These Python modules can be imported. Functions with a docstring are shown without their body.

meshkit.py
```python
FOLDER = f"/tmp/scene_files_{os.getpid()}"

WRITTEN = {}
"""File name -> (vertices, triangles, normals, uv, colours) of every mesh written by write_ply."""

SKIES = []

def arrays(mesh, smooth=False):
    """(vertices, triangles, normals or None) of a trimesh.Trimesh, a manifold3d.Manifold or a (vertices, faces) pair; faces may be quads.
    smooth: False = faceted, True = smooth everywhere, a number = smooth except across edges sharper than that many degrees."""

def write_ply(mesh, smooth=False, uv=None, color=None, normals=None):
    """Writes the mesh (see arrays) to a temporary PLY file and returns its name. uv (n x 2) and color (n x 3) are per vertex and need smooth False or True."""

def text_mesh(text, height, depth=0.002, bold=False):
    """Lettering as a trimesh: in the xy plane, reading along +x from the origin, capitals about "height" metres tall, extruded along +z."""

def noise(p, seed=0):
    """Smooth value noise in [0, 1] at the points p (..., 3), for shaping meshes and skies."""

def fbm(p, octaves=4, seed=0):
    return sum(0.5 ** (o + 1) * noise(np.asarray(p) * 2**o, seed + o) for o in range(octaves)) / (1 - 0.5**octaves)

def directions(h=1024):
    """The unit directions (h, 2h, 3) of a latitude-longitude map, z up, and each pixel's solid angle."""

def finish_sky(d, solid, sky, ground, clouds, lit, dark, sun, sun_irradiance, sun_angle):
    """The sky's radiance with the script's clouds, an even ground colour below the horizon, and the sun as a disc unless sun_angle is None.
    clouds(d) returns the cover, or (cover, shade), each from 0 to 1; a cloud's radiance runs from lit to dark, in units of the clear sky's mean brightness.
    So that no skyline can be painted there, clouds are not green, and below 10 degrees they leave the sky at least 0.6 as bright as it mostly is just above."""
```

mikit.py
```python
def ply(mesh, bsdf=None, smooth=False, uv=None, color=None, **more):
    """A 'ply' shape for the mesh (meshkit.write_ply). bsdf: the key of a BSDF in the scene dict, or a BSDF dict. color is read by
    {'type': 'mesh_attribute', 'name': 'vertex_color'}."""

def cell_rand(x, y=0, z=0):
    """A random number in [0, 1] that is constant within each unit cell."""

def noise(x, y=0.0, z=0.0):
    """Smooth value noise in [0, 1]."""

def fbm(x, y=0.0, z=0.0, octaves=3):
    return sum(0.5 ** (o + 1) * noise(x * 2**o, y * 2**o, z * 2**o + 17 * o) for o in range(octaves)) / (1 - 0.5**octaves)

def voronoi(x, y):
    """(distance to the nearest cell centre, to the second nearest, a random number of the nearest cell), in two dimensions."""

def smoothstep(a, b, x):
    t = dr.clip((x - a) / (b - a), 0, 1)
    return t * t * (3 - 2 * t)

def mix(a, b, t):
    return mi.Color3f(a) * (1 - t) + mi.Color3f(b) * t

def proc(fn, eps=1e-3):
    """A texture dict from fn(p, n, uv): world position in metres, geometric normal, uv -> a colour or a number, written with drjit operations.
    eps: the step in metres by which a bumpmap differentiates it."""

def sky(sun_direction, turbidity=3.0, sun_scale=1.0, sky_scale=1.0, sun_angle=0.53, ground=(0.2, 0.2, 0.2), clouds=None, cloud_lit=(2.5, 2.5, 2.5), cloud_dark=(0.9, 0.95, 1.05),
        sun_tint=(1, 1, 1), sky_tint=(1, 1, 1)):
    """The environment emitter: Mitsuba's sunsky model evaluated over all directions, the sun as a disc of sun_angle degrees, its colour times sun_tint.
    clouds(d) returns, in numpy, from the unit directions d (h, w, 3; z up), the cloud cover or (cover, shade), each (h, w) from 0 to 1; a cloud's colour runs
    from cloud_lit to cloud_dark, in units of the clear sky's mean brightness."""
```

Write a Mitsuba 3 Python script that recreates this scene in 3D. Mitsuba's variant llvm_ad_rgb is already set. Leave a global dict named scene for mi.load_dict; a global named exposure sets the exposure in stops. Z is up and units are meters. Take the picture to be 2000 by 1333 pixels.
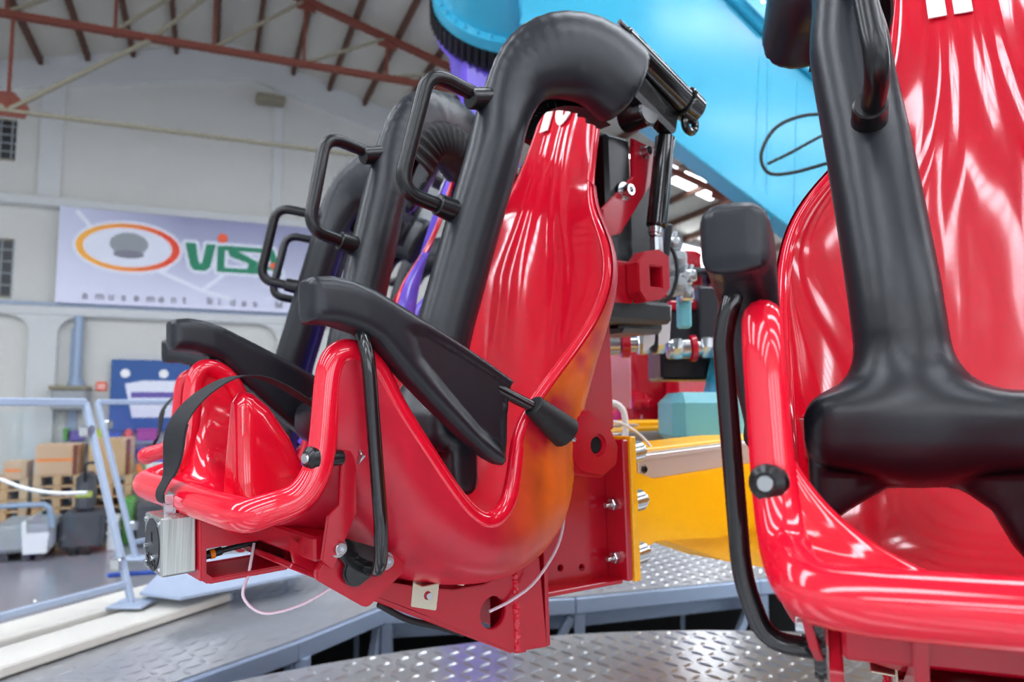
import math, random
import numpy as np, trimesh, mitsuba as mi, mikit
import manifold3d as m3
import shapely
from shapely.geometry import Polygon, Point, LineString, box as sbox
import meshkit
from meshkit import text_mesh, fbm, noise
T = mi.ScalarTransform4f
random.seed(7); rng = np.random.default_rng(7)
scene, labels = {}, {}
A3 = lambda *a: np.array(a, float)

# ------------------------------------------------------------------ camera, lights, exposure
exposure = 0.1
PITCH, FPX = 0.0869, 1438.69
cam_f = A3(0, math.cos(PITCH), math.sin(PITCH))
scene['camera'] = {'type': 'thinlens', 'fov': math.degrees(2 * math.atan(1000 / FPX)), 'fov_axis': 'x', 'near_clip': 0.05, 'far_clip': 200.0,
                   'aperture_radius': 0.0028, 'focus_distance': 1.1,
                   'to_world': T().look_at(origin=[0, 0, 0], target=cam_f.tolist(), up=[0, 0, 1])}
SKYLIGHT = 12.0      # radiance of the daylit roof panels
WINDOW = 9.0        # radiance of the daylit windows of the far sides of the hall

def ray(x, y):
    d = A3((x - 1000) / FPX, 1, -(y - 666.5) / FPX); c, s = math.cos(PITCH), math.sin(PITCH)
    return A3(d[0], c * d[1] - s * d[2], s * d[1] + c * d[2])
def at_depth(x, y, d):
    r = ray(x, y); return r * d / r[1]
def at_height(x, y, z):
    r = ray(x, y); return r * z / r[2]

# ------------------------------------------------------------------ materials
def rgb(r, g, b):     # from display values 0..255
    return [((c / 255) / 12.92 if c <= 10 else (((c / 255) + .055) / 1.055) ** 2.4) for c in (r, g, b)]
def mat(key, col, rough=.5, metal=0., coat=0., spec=.5, sheen=0., bump=None, tex=None):
    c = tex if tex is not None else {'type': 'rgb', 'value': rgb(*col)}
    b = {'type': 'principled', 'base_color': c, 'roughness': rough, 'metallic': metal, 'clearcoat': coat, 'clearcoat_gloss': .95, 'specular': spec, 'sheen': sheen}
    if bump is not None:
        b = {'type': 'bumpmap', 'arbitrary': mikit.proc(bump[0]), 'scale': bump[1], 'bsdf': b}
    scene[key] = {'type': 'twosided', 'bsdf': b}
    return key

mat('red_gloss', (214, 8, 40), .09, 0, .6, .7)
mat('red_paint', (172, 6, 32), .22, 0, .5)
mat('black_foam', (18, 21, 28), .36, 0, 0, .5)
mat('black_gloss', (6, 6, 8), .12, 0, 1.0)
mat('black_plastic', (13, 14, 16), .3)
mat('black_rubber', (16, 16, 18), .6)
mat('dark_steel', (38, 40, 44), .35, .3)
mat('steel', (196, 200, 204), .22, 1.0)
mat('zinc', (214, 208, 186), .28, .9)
mat('aluminium', None, .28, .9, tex=mikit.proc(lambda p, n, uv: mikit.mix((.30, .33, .31), (.72, .75, .71), mikit.fbm(p.x * 420, p.y * 420, p.z * 6))))  # streaks in the colour imitate reflections on brushed aluminium
mat('yellow_paint', (248, 180, 6), .3, 0, .5)
mat('aqua_paint', (58, 168, 200), .16, 0, .6)
mat('teal_paint', (96, 168, 178), .4, 0, .2)
mat('purple_paint', (112, 86, 215), .2, 0, .7)
mat('white_print', (240, 240, 240), .4)
mat('grey_steel', (146, 164, 188), .4, .2)
mat('rail_paint', (160, 174, 194), .4, .1)
mat('rust_steel', (116, 58, 44), .75)
mat('dull_iron', (138, 132, 112), .7)
mat('brown_steel', (88, 58, 44), .75)
mat('cream_wall', (206, 206, 200), .9)
mat('wall_trim', (205, 207, 206), .9)
mat('roof_sheet', (194, 191, 180), .9)
mat('floor_paint', (128, 130, 140), .22, 0, .3)
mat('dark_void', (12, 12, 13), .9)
mat('webbing', (22, 24, 28), .7)
mat('pink_plastic', (214, 140, 160), .5)
mat('white_plastic', (225, 228, 230), .4)
mat('cardboard', (205, 172, 138), .85)
mat('wood', (196, 164, 122), .8)
mat('grey_box', (150, 156, 160), .6)
mat('dark_machine', (66, 70, 78), .5)
mat('orange_plastic', (238, 130, 20), .4)
mat('green_plastic', (90, 160, 80), .5)
mat('lime_plastic', (175, 190, 70), .5)
mat('magenta_plastic', (170, 70, 150), .5)
mat('violet_plastic', (100, 85, 165), .5)
mat('coral_plastic', (220, 90, 70), .5)
mat('blue_plastic', (60, 100, 200), .4)
mat('banner_cloth', (205, 208, 226), .6)
mat('print_green', (12, 130, 92), .5)
mat('print_orange', (240, 92, 50), .5)
mat('print_grey', (128, 128, 140), .6)
mat('print_pale', (226, 230, 242), .6)
mat('poster_blue', (38, 84, 150), .5)
mat('walk_paint', (205, 202, 192), .6)
mat('red_rim', (214, 8, 40), .09, 0, .6, .7)
mat('bead_weld', (196, 20, 46), .3, 0, .5)
scene['outer_skin'] = {'type': 'twosided', 'bsdf': {'type': 'principled', 'base_color': {'type': 'mesh_attribute', 'name': 'vertex_color'}, 'roughness': .35, 'clearcoat': .5, 'specular': .5}}
scene['vertex_print'] = {'type': 'twosided', 'bsdf': {'type': 'principled', 'base_color': {'type': 'mesh_attribute', 'name': 'vertex_color'}, 'roughness': .6}}
scene['clear_tube'] = {'type': 'twosided', 'bsdf': {'type': 'principled', 'base_color': {'type': 'rgb', 'value': rgb(214, 196, 208)}, 'roughness': .15, 'specular': .6}}
scene['pane'] = {'type': 'thindielectric', 'int_ior': 1.5}
scene['checker'] = {'type': 'twosided', 'bsdf': {'type': 'principled', 'base_color': mikit.proc(lambda p, n, uv: mikit.mix((.36, .37, .385), (.45, .455, .46), mikit.fbm(p.x * 6, p.y * 6, p.z * 6))), 'roughness': .22, 'metallic': .55, 'specular': .5}}
mat('duct_metal', (206, 206, 212), .25, .6)

# ------------------------------------------------------------------ mesh helpers
def cat(*ms):
    return trimesh.util.concatenate([m for m in ms if m is not None])
def cbox(lo, hi, c=.003):         # chamfered box between two corners
    lo, hi = np.minimum(lo, hi), np.maximum(lo, hi); ctr, h = (lo + hi) / 2, (hi - lo) / 2
    c = min(c, h.min() * .6); pts = []
    for sx in (-1, 1):
        for sy in (-1, 1):
            for sz in (-1, 1):
                s = A3(sx, sy, sz)
                for k in range(3):
                    q = h - c; q[k] = h[k]; pts.append(ctr + s * q)
    return trimesh.Trimesh(pts, process=False).convex_hull
def frame_of(d, up=(0, 0, 1)):
    d = d / np.linalg.norm(d); up = A3(*up)
    if abs(d @ up) > .98: up = A3(1, 0, 0) if abs(d[0]) < .9 else A3(0, 1, 0)
    x = np.cross(up, d); x /= np.linalg.norm(x); return x, np.cross(d, x), d
def beam(p, q, w, h, c=.003, up=(0, 0, 1)):   # bar of section w (sideways) x h (upwards)
    p, q = A3(*p), A3(*q); x, y, d = frame_of(q - p, up); L = np.linalg.norm(q - p)
    m = cbox(A3(-w / 2, -h / 2, 0), A3(w / 2, h / 2, L), c); M = np.eye(4); M[:3, 0], M[:3, 1], M[:3, 2], M[:3, 3] = x, y, d, p
    m.apply_transform(M); return m
def cyl(p, q, r, r2=None, n=28, c=None):      # chamfered cylinder or cone
    p, q = A3(*p), A3(*q); r2 = r if r2 is None else r2; L = np.linalg.norm(q - p); c = min(r, r2, L / 2) * .12 if c is None else c
    prof = [(0, 0), (r - c, 0), (r, c), (r2, L - c), (r2 - c, L), (0, L)]
    m = trimesh.creation.revolve(np.array(prof), sections=n); x, y, d = frame_of(q - p); M = np.eye(4); M[:3, 0], M[:3, 1], M[:3, 2], M[:3, 3] = x, y, d, p
    m.apply_transform(M); return m
def lathe(prof, p, d, n=32):
    m = trimesh.creation.revolve(np.array(prof, float), sections=n); x, y, d = frame_of(A3(*d)); M = np.eye(4); M[:3, 0], M[:3, 1], M[:3, 2], M[:3, 3] = x, y, d, p
    m.apply_transform(M); return m
def spline(pts, n):               # Catmull-Rom through rows of pts
    P = np.asarray(pts, float); P = np.vstack([2 * P[0] - P[1], P, 2 * P[-1] - P[-2]]); k = len(P) - 3
    t = np.linspace(0, k, n); i = np.minimum(t.astype(int), k - 1); f = (t - i)[:, None]
    a, b, c, d = P[i], P[i + 1], P[i + 2], P[i + 3]
    return .5 * (2 * b + (c - a) * f + (2 * a - 5 * b + 4 * c - d) * f ** 2 + (3 * b - a - 3 * c + d) * f ** 3)
def tube(path, r, sides=16, closed=False, flat=None, up=(0, 0, 1)):   # sweep; r scalar or per point; flat = (w, h) factors
    P = np.asarray(path, float); n = len(P); r = np.broadcast_to(r, (n,))
    Tn = np.roll(P, -1, 0) - np.roll(P, 1, 0) if closed else np.gradient(P, axis=0)
    Tn /= np.linalg.norm(Tn, axis=1, keepdims=True) + 1e-12
    N = np.zeros_like(P); u = A3(*up); u = u if abs(Tn[0] @ u) < .95 else A3(.3, 1, .2); v = u - (u @ Tn[0]) * Tn[0]; N[0] = v / np.linalg.norm(v)
    for i in range(1, n):
        v = N[i - 1] - (N[i - 1] @ Tn[i]) * Tn[i]; N[i] = v / np.linalg.norm(v)
    B = np.cross(Tn, N); fx, fy = flat or (1, 1)
    a = np.arange(sides) * 2 * np.pi / sides
    if closed:
        ang = math.atan2(np.dot(np.cross(N[-1], N[0]), Tn[0]), N[-1] @ N[0]); tw = np.linspace(0, ang, n)[:, None]
    else: tw = np.zeros((n, 1))
    ca, sa = np.cos(a[None] + tw), np.sin(a[None] + tw)
    V = P[:, None] + r[:, None, None] * (fx * ca[..., None] * N[:, None] + fy * sa[..., None] * B[:, None])
    m = n if closed else n - 1; i, j = np.meshgrid(np.arange(m), np.arange(sides), indexing='ij'); i2 = (i + 1) % n; j2 = (j + 1) % sides
    F = np.stack([i * sides + j, i * sides + j2, i2 * sides + j2, i2 * sides + j], -1).reshape(-1, 4); V = V.reshape(-1, 3)
    F = np.vstack([F[:, [0, 1, 2]], F[:, [0, 2, 3]]])
    if not closed:
        c0, c1 = len(V), len(V) + 1; V = np.vstack([V, P[:1], P[-1:]]); k = np.arange(sides); k2 = (k + 1) % sides; o = (n - 1) * sides
        F = np.vstack([F, np.stack([k2, k, k * 0 + c0], 1), np.stack([o + k, o + k2, k * 0 + c1], 1)])
    return trimesh.Trimesh(V, F, process=False)
def bent(pts, rad, seg=7):         # polyline with its corners rounded off
    pts = [A3(*p) for p in pts]; out = [pts[0]]
    for a, b, c in zip(pts, pts[1:], pts[2:]):
        r = min(rad, np.linalg.norm(a - b) * .48, np.linalg.norm(c - b) * .48)
        p, q = b + (a - b) / np.linalg.norm(a - b) * r, b + (c - b) / np.linalg.norm(c - b) * r
        for t in np.linspace(0, 1, seg): out.append((1 - t) ** 2 * p + 2 * t * (1 - t) * b + t * t * q)
    return np.array(out + [pts[-1]])
def prism(poly, a, b, axis='y', r=0.0):   # polygon in the two other axes (x,z for 'y'; y,z for 'x'; x,y for 'z') extruded from a to b
    if not isinstance(poly, Polygon): poly = Polygon(poly)
    lo, hi = min(a, b), max(a, b); h = hi - lo
    if r > 0:
        inner = poly.buffer(-r, join_style=2)
        inner = inner if isinstance(inner, Polygon) and not inner.is_empty else poly
        ms = [trimesh.creation.extrude_polygon(inner, h, engine='earcut')]
        mid = trimesh.creation.extrude_polygon(poly, h - 2 * r, engine='earcut'); mid.apply_translation([0, 0, r])
        m = cat(ms[0], mid)
    else: m = trimesh.creation.extrude_polygon(poly, h, engine='earcut')
    v = np.array(m.vertices); v[:, 2] += lo
    V = {'y': np.stack([v[:, 0], v[:, 2], v[:, 1]], 1), 'x': np.stack([v[:, 2], v[:, 0], v[:, 1]], 1), 'z': v}[axis]
    F = np.array(m.faces); F = F[:, ::-1] if axis == 'y' else F
    return trimesh.Trimesh(V, F, process=False)
def smin(a, b, k):
    h = np.clip(.5 + .5 * (b - a) / k, 0, 1); return b + (a - b) * h - k * h * (1 - h)
def smax(a, b, k): return -smin(-a, -b, k)
def sd_poly(P, poly):             # signed distance of points P (n,2) to a polygon
    poly = np.asarray(poly, float); a, b = poly, np.roll(poly, -1, 0); d = np.full(len(P), 1e9); ins = np.zeros(len(P), bool)
    for p, q in zip(a, b):
        e, w = q - p, P - p; t = np.clip((w @ e) / (e @ e), 0, 1); d = np.minimum(d, ((w - t[:, None] * e) ** 2).sum(1))
        c = (P[:, 1] >= p[1]) != (P[:, 1] >= q[1])
        with np.errstate(divide='ignore', invalid='ignore'): x = p[0] + (P[:, 1] - p[1]) / (q[1] - p[1]) * e[0]
        ins ^= c & (P[:, 0] < x)
    return np.where(ins, -1, 1) * np.sqrt(d)
def sd_chain(P, pts, rad):        # union of round cones along a polyline
    d = np.full(len(P), 1e9)
    for p, q, r0, r1 in zip(pts, pts[1:], rad, rad[1:]):
        e = q - p; w = P - p; t = np.clip((w @ e) / (e @ e), 0, 1); d = np.minimum(d, np.linalg.norm(w - t[:, None] * e, axis=1) - (r0 + (r1 - r0) * t))
    return d
def sdf_mesh(fn, lo, hi, h):      # surface nets, then projected on the surface
    lo, hi = A3(*lo), A3(*hi); n = np.ceil((hi - lo) / h).astype(int) + 1
    ax = [lo[k] + h * np.arange(n[k]) for k in range(3)]; G = np.stack(np.meshgrid(*ax, indexing='ij'), -1); v = fn(G.reshape(-1, 3)).reshape(n)
    s = v < 0; acc = np.zeros((*(n - 1), 3)); cnt = np.zeros(n - 1)
    cell = [(0, 1)] * 3
    offs = list(np.ndindex(2, 2, 2))
    for k in range(3):
        for o in offs:
            if o[k]: continue
            o2 = list(o); o2[k] = 1
            sl = tuple(slice(o[i], n[i] - 1 + o[i]) for i in range(3)); sl2 = tuple(slice(o2[i], n[i] - 1 + o2[i]) for i in range(3))
            a, b = v[sl], v[sl2]; x = (a < 0) != (b < 0)
            with np.errstate(divide='ignore', invalid='ignore'): t = np.where(x, a / (a - b), 0)
            pt = np.broadcast_to(A3(*o), (*a.shape, 3)).copy(); pt[..., k] = t
            acc += np.where(x[..., None], pt, 0); cnt += x
    act = cnt > 0; idx = -np.ones(n - 1, int); idx[act] = np.arange(act.sum()); cells = np.argwhere(act)
    V = lo + h * (cells + acc[act] / cnt[act][:, None]); F = []
    for k in range(3):
        i, j = (k + 1) % 3, (k + 2) % 3
        a = np.take(s, range(n[k] - 1), k); b = np.take(s, range(1, n[k]), k); e = np.argwhere(a != b); e = e[(e[:, i] > 0) & (e[:, j] > 0) & (e[:, i] < n[i] - 1) & (e[:, j] < n[j] - 1)]
        def g(di, dj):
            q = e.copy(); q[:, i] += di; q[:, j] += dj; return idx[tuple(q.T)]
        q = np.stack([g(-1, -1), g(0, -1), g(0, 0), g(-1, 0)], 1); flip = ~a[tuple(e.T)]; q[flip] = q[flip][:, ::-1]; F.append(q)
    F = np.vstack(F); F = F[(F >= 0).all(1)]; eps = h * .2
    for _ in range(3):
        f0 = fn(V); g = np.stack([fn(V + eps * np.eye(3)[k]) - fn(V - eps * np.eye(3)[k]) for k in range(3)], 1) / (2 * eps)
        V = V - np.clip(f0, -h / 2, h / 2)[:, None] * g / np.maximum((g * g).sum(1, keepdims=True), .2)
    g = np.stack([fn(V + h * .35 * np.eye(3)[k]) - fn(V - h * .35 * np.eye(3)[k]) for k in range(3)], 1)
    m = trimesh.Trimesh(V, np.vstack([F[:, [0, 1, 2]], F[:, [0, 2, 3]]]), process=False); m.metadata['n'] = g / (np.linalg.norm(g, axis=1, keepdims=True) + 1e-9); return m
def moved(m, M):
    m = m.copy(); m.apply_transform(M); return m
def torus(c, axis, R, r, n=28):
    x, y, d = frame_of(A3(*axis)); a = np.arange(n) * 2 * np.pi / n
    return tube(A3(*c) + R * (np.cos(a)[:, None] * x + np.sin(a)[:, None] * y), r, 10, True, up=tuple(d))
def bolt(p, d, r=.011, h=.012, washer=True):      # socket head with its washer, standing on p along d
    p, d = A3(*p), A3(*d) / np.linalg.norm(A3(*d)); k = r * .45
    prof = [(0, h * .45), (k, h * .45), (k, h), (r * .9, h), (r, h * .88), (r, 0), (r * 1.5, 0), (r * 1.5, -.003), (0, -.003)] if washer else [(0, h * .45), (k, h * .45), (k, h), (r * .9, h), (r, h * .88), (r, -.002), (0, -.002)]
    return lathe(prof[::-1], p, d, 24)
def nut(p, d, r=.013, h=.012, stud=.014):          # hexagon nut with its stud
    p, d = A3(*p), A3(*d) / np.linalg.norm(A3(*d)); m = lathe([(0, 0), (r * .9, 0), (r, h * .12), (r, h * .85), (r * .85, h), (0, h)], p, d, 6)
    w = lathe([(0, 0), (r * 1.35, 0), (r * 1.35, .0025), (0, .0025)], p - d * .0025, d, 24)
    return cat(m, w, cyl(p + d * h * .8, p + d * (h + stud), r * .5, r * .42, 14))

def grid_faces(nu, nv, flip=False):
    i, j = np.meshgrid(np.arange(nu - 1), np.arange(nv - 1), indexing='ij'); q = np.stack([i * nv + j, i * nv + j + 1, (i + 1) * nv + j + 1, (i + 1) * nv + j], -1).reshape(-1, 4)
    q = q[:, ::-1] if flip else q; return np.vstack([q[:, [0, 1, 2]], q[:, [0, 2, 3]]])
# ------------------------------------------------------------------ scene helpers
count = {}
def numbered(name, parent=''):
    k = f'{parent}__{name}' if parent else name
    n = count.get(k, 0); count[k] = n + 1
    return k if n == 0 else f'{k}_{n:03d}'
def shape(mesh, bsdf, smooth, **kw):    # meshes of sdf_mesh bring the exact normals of their surface
    if isinstance(mesh, trimesh.Trimesh) and 'n' in mesh.metadata:
        return {'type': 'ply', 'filename': meshkit.write_ply(mesh, True, normals=mesh.metadata['n']), 'face_normals': False, 'bsdf': {'type': 'ref', 'id': bsdf}}
    return mikit.ply(mesh, bsdf, smooth=smooth, **kw)
def put(name, mesh, bsdf, parent='', smooth=35, tw=None, label=None, **kw):
    k = numbered(name, parent); d = mesh if isinstance(mesh, dict) else shape(mesh, bsdf, smooth, **kw)
    if tw is not None: d = {**d, 'to_world': tw}
    scene[k] = d
    if label: labels[k] = {'label': label}
    return k
def thing(name, label, category, group=None, mesh=None, bsdf=None, **kw):
    k = put(name, mesh, bsdf, **kw) if mesh is not None else numbered(name)
    labels[k] = {'label': label, 'category': category}
    if group: labels[k]['group'] = group
    return k
def struct(name, mesh, bsdf, label, smooth=30):
    k = put(name, mesh, bsdf, smooth=smooth); labels[k] = {'label': label, 'category': name.split('_')[0], 'kind': 'structure'}; return k
def stuffpart(k, label=None):
    labels[k] = {**({'label': label} if label else {}), 'kind': 'stuff'}

# ------------------------------------------------------------------ the hall: u along the gable wall, v out from it, z up (0 = camera height)
HN, HU, HD, FLOOR, DECK = A3(-.379995, .924988, 0), A3(.924988, .379995, 0), 14.4306, -2.0, -1.10
HALL = np.eye(4); HALL[:3, 0], HALL[:3, 1], HALL[:3, 3] = HU, -HN, HN * HD
HALL_T = None
def hall(m): return moved(m, HALL)
def at_wall(x, y, v=0.0):                 # (u, v, z) of the point of the plane v = const behind a pixel
    r = ray(x, y); X = r * (HD - v) / (HN @ r); return A3(X @ HU, v, X[2])
def hb(u0, v0, z0, u1, v1, z1, c=.01): return hall(cbox(A3(u0, v0, z0), A3(u1, v1, z1), c))
RIDGE_U, RIDGE_Z, SLOPE = .2, 6.80, .28
def roof_z(u): return RIDGE_Z - SLOPE * abs(u - RIDGE_U)
UL, UR, VB = -10.5, 13.5, 30.0
struct('floor', hb(UL, -.3, FLOOR - .2, UR, VB, FLOOR), 'floor_paint', 'grey painted concrete workshop floor')
gable = Polygon([(UL, FLOOR), (UR, FLOOR), (UR, roof_z(UR)), (RIDGE_U, RIDGE_Z), (UL, roof_z(UL))])
def wallplate(poly, v0, v1):              # (u, z) polygon
    m = prism(poly, v0, v1, 'y'); return hall(m)
wk = struct('wall_gable', wallplate(gable, -.3, 0), 'cream_wall', 'cream plastered gable wall of the workshop')
band = Polygon([(UL, roof_z(UL)), (RIDGE_U, RIDGE_Z), (UR, roof_z(UR)), (UR, roof_z(UR) - .58), (.55, 6.17), (-2.47, 5.55), (-2.81, 5.50), (UL, 4.1)])
def wpart(name, mesh, bsdf, label=None): return put(name, mesh, bsdf, wk, 30, label=label)
wpart('gable_band', wallplate(band, -.05, .10), 'wall_trim')
wpart('pilaster', hb(-2.81, -.05, 3.4, -2.47, .10, 5.6), 'wall_trim'); wpart('pilaster', hb(.98, -.05, 3.4, 1.16, .06, 6.2), 'wall_trim')
wpart('pilaster', hb(3.9, -.05, 3.4, 4.2, .10, 5.6), 'wall_trim'); wpart('pilaster', hb(-5.2, -.05, 3.4, -4.9, .10, 5.6), 'wall_trim')
wpart('ledge', hb(UL, -.05, 3.36, UR, .20, 3.52, .02), 'wall_trim'); wpart('ledge', hb(UL, -.05, 1.50, UR, .16, 1.66, .02), 'wall_trim')
wpart('conduit', hall(cyl((UL, .10, 1.66 + .035), (UR, .10, 1.66 + .035), .035)), 'rail_paint')
def pier(u0, u1):
    pts = [(u0, FLOOR), (u1, FLOOR), (u1, 1.2)] + [(u1 + .35 * (1 - math.cos(t)), 1.2 + .30 * math.sin(t)) for t in np.linspace(.1, 1.57, 7)] + [(u0 - .35 * (1 - math.cos(t)), 1.2 + .30 * math.sin(t)) for t in np.linspace(1.57, .1, 7)] + [(u0, 1.2)]
    return wallplate(Polygon(pts).buffer(0), -.05, .14)
for u in (-2.79, -6.0, 1.15, 4.6): wpart('pier', pier(u, u + .40), 'wall_trim')
wpart('lower_wall_panel', hb(-2.2, -.02, FLOOR, -2.05, .05, 1.3), 'grey_steel')
# left and right walls, back wall with bright windows
for nm, u in (('wall_left', UL), ('wall_right', UR)):
    s = 1 if u > 0 else -1
    struct(nm, hb(u, -.3, FLOOR, u + .3 * s, VB, roof_z(u) + .1), 'cream_wall', 'cream side wall of the workshop')
struct('wall_back', wallplate(gable, VB, VB + .3), 'cream_wall', 'cream end wall behind the photographer')
def glow(name, mesh, power, label, smooth=False):
    k = numbered(name); scene[k] = {**mikit.ply(mesh, 'white_plastic', smooth=smooth), 'emitter': {'type': 'area', 'radiance': {'type': 'rgb', 'value': [power * .94, power, power * 1.09]}}}
    labels[k] = {'label': label, 'category': 'window', 'kind': 'structure'}
for i in range(5):
    v0 = 3.0 + i * 5.2
    glow('window_' + str(i + 1), hall(trimesh.Trimesh([(UL + .02, v0, -.2), (UL + .02, v0 + 3.6, -.2), (UL + .02, v0 + 3.6, 3.2), (UL + .02, v0, 3.2)], [(0, 2, 1), (0, 3, 2)][::1], process=False)), WINDOW, 'tall daylit window of the left wall')
    glow('window_' + str(i + 11), hall(trimesh.Trimesh([(UR - .02, v0, .3), (UR - .02, v0 + 3.6, .3), (UR - .02, v0 + 3.6, 2.4), (UR - .02, v0, 2.4)], [(0, 1, 2), (0, 2, 3)], process=False)), WINDOW * .12, 'daylit window of the right wall')
for i in range(4):
    u0 = -8.4 + i * 5.0
    glow('window_' + str(i + 21), hall(trimesh.Trimesh([(u0, VB - .02, -.6), (u0 + 3.6, VB - .02, -.6), (u0 + 3.6, VB - .02, 3.2), (u0, VB - .02, 3.2)], [(0, 1, 2), (0, 2, 3)], process=False)), WINDOW * .30, 'large daylit window of the end wall')
# roof: sheets, skylights, purlins
def slab(u0, u1, v0, v1, dz, t):          # roof piece under the slope
    z0, z1 = roof_z(u0) + dz, roof_z(u1) + dz
    V = [(u0, v0, z0), (u1, v0, z1), (u1, v1, z1), (u0, v1, z0), (u0, v0, z0 + t), (u1, v0, z1 + t), (u1, v1, z1 + t), (u0, v1, z0 + t)]
    return hall(trimesh.Trimesh(V, [(0, 1, 2), (0, 2, 3), (4, 6, 5), (4, 7, 6), (0, 5, 1), (0, 4, 5), (1, 6, 2), (1, 5, 6), (2, 7, 3), (2, 6, 7), (3, 4, 0), (3, 7, 4)], process=False))
ck = struct('ceiling', cat(slab(UL - .3, RIDGE_U, -.3, VB + .3, 0, .12), slab(RIDGE_U, UR + .3, -.3, VB + .3, 0, .12)), 'roof_sheet', 'pale roof of sheets on rust-brown purlins', False)
for i in range(5):
    v0 = 7.2 + i * 4.6
    for s, (a, b) in enumerate(((-9.6, -1.2), (1.6, 12.0))):
        z0, z1 = roof_z(a) - .03, roof_z(b) - .03
        glow('window_' + str(31 + 2 * i + s), hall(trimesh.Trimesh([(a, v0, z0), (b, v0, z1), (b, v0 + 1.15, z1), (a, v0 + 1.15, z0)], [(0, 2, 1), (0, 3, 2)], process=False)), SKYLIGHT, 'daylit rooflight strip in the sloping roof')
a, b = 7.2, 9.4
glow('window_51', hall(trimesh.Trimesh([(a, 2.25, roof_z(a) - .03), (b, 2.25, roof_z(b) - .03), (b, 2.9, roof_z(b) - .03), (a, 2.9, roof_z(a) - .03)], [(0, 2, 1), (0, 3, 2)], process=False)), SKYLIGHT, 'rooflight strip seen under the blue boom')
glow('window_52', hall(trimesh.Trimesh([(10.0, .215, 3.1), (11.3, .215, 3.1), (11.3, .215, 3.62), (10.0, .215, 3.78)], [(0, 2, 1), (0, 3, 2)], process=False)), SKYLIGHT, 'bright gable window seen between the two seats')
for u in list(np.arange(-9.9, .1, .70) + .05) + list(np.arange(.62, 13.4, .69)):
    if abs(u - RIDGE_U) < .2: continue
    put('purlin', hall(beam((u, 0, roof_z(u) - .07), (u, 27, roof_z(u) - .07), .07, .13, .008)), 'brown_steel', ck, 30)
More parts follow.
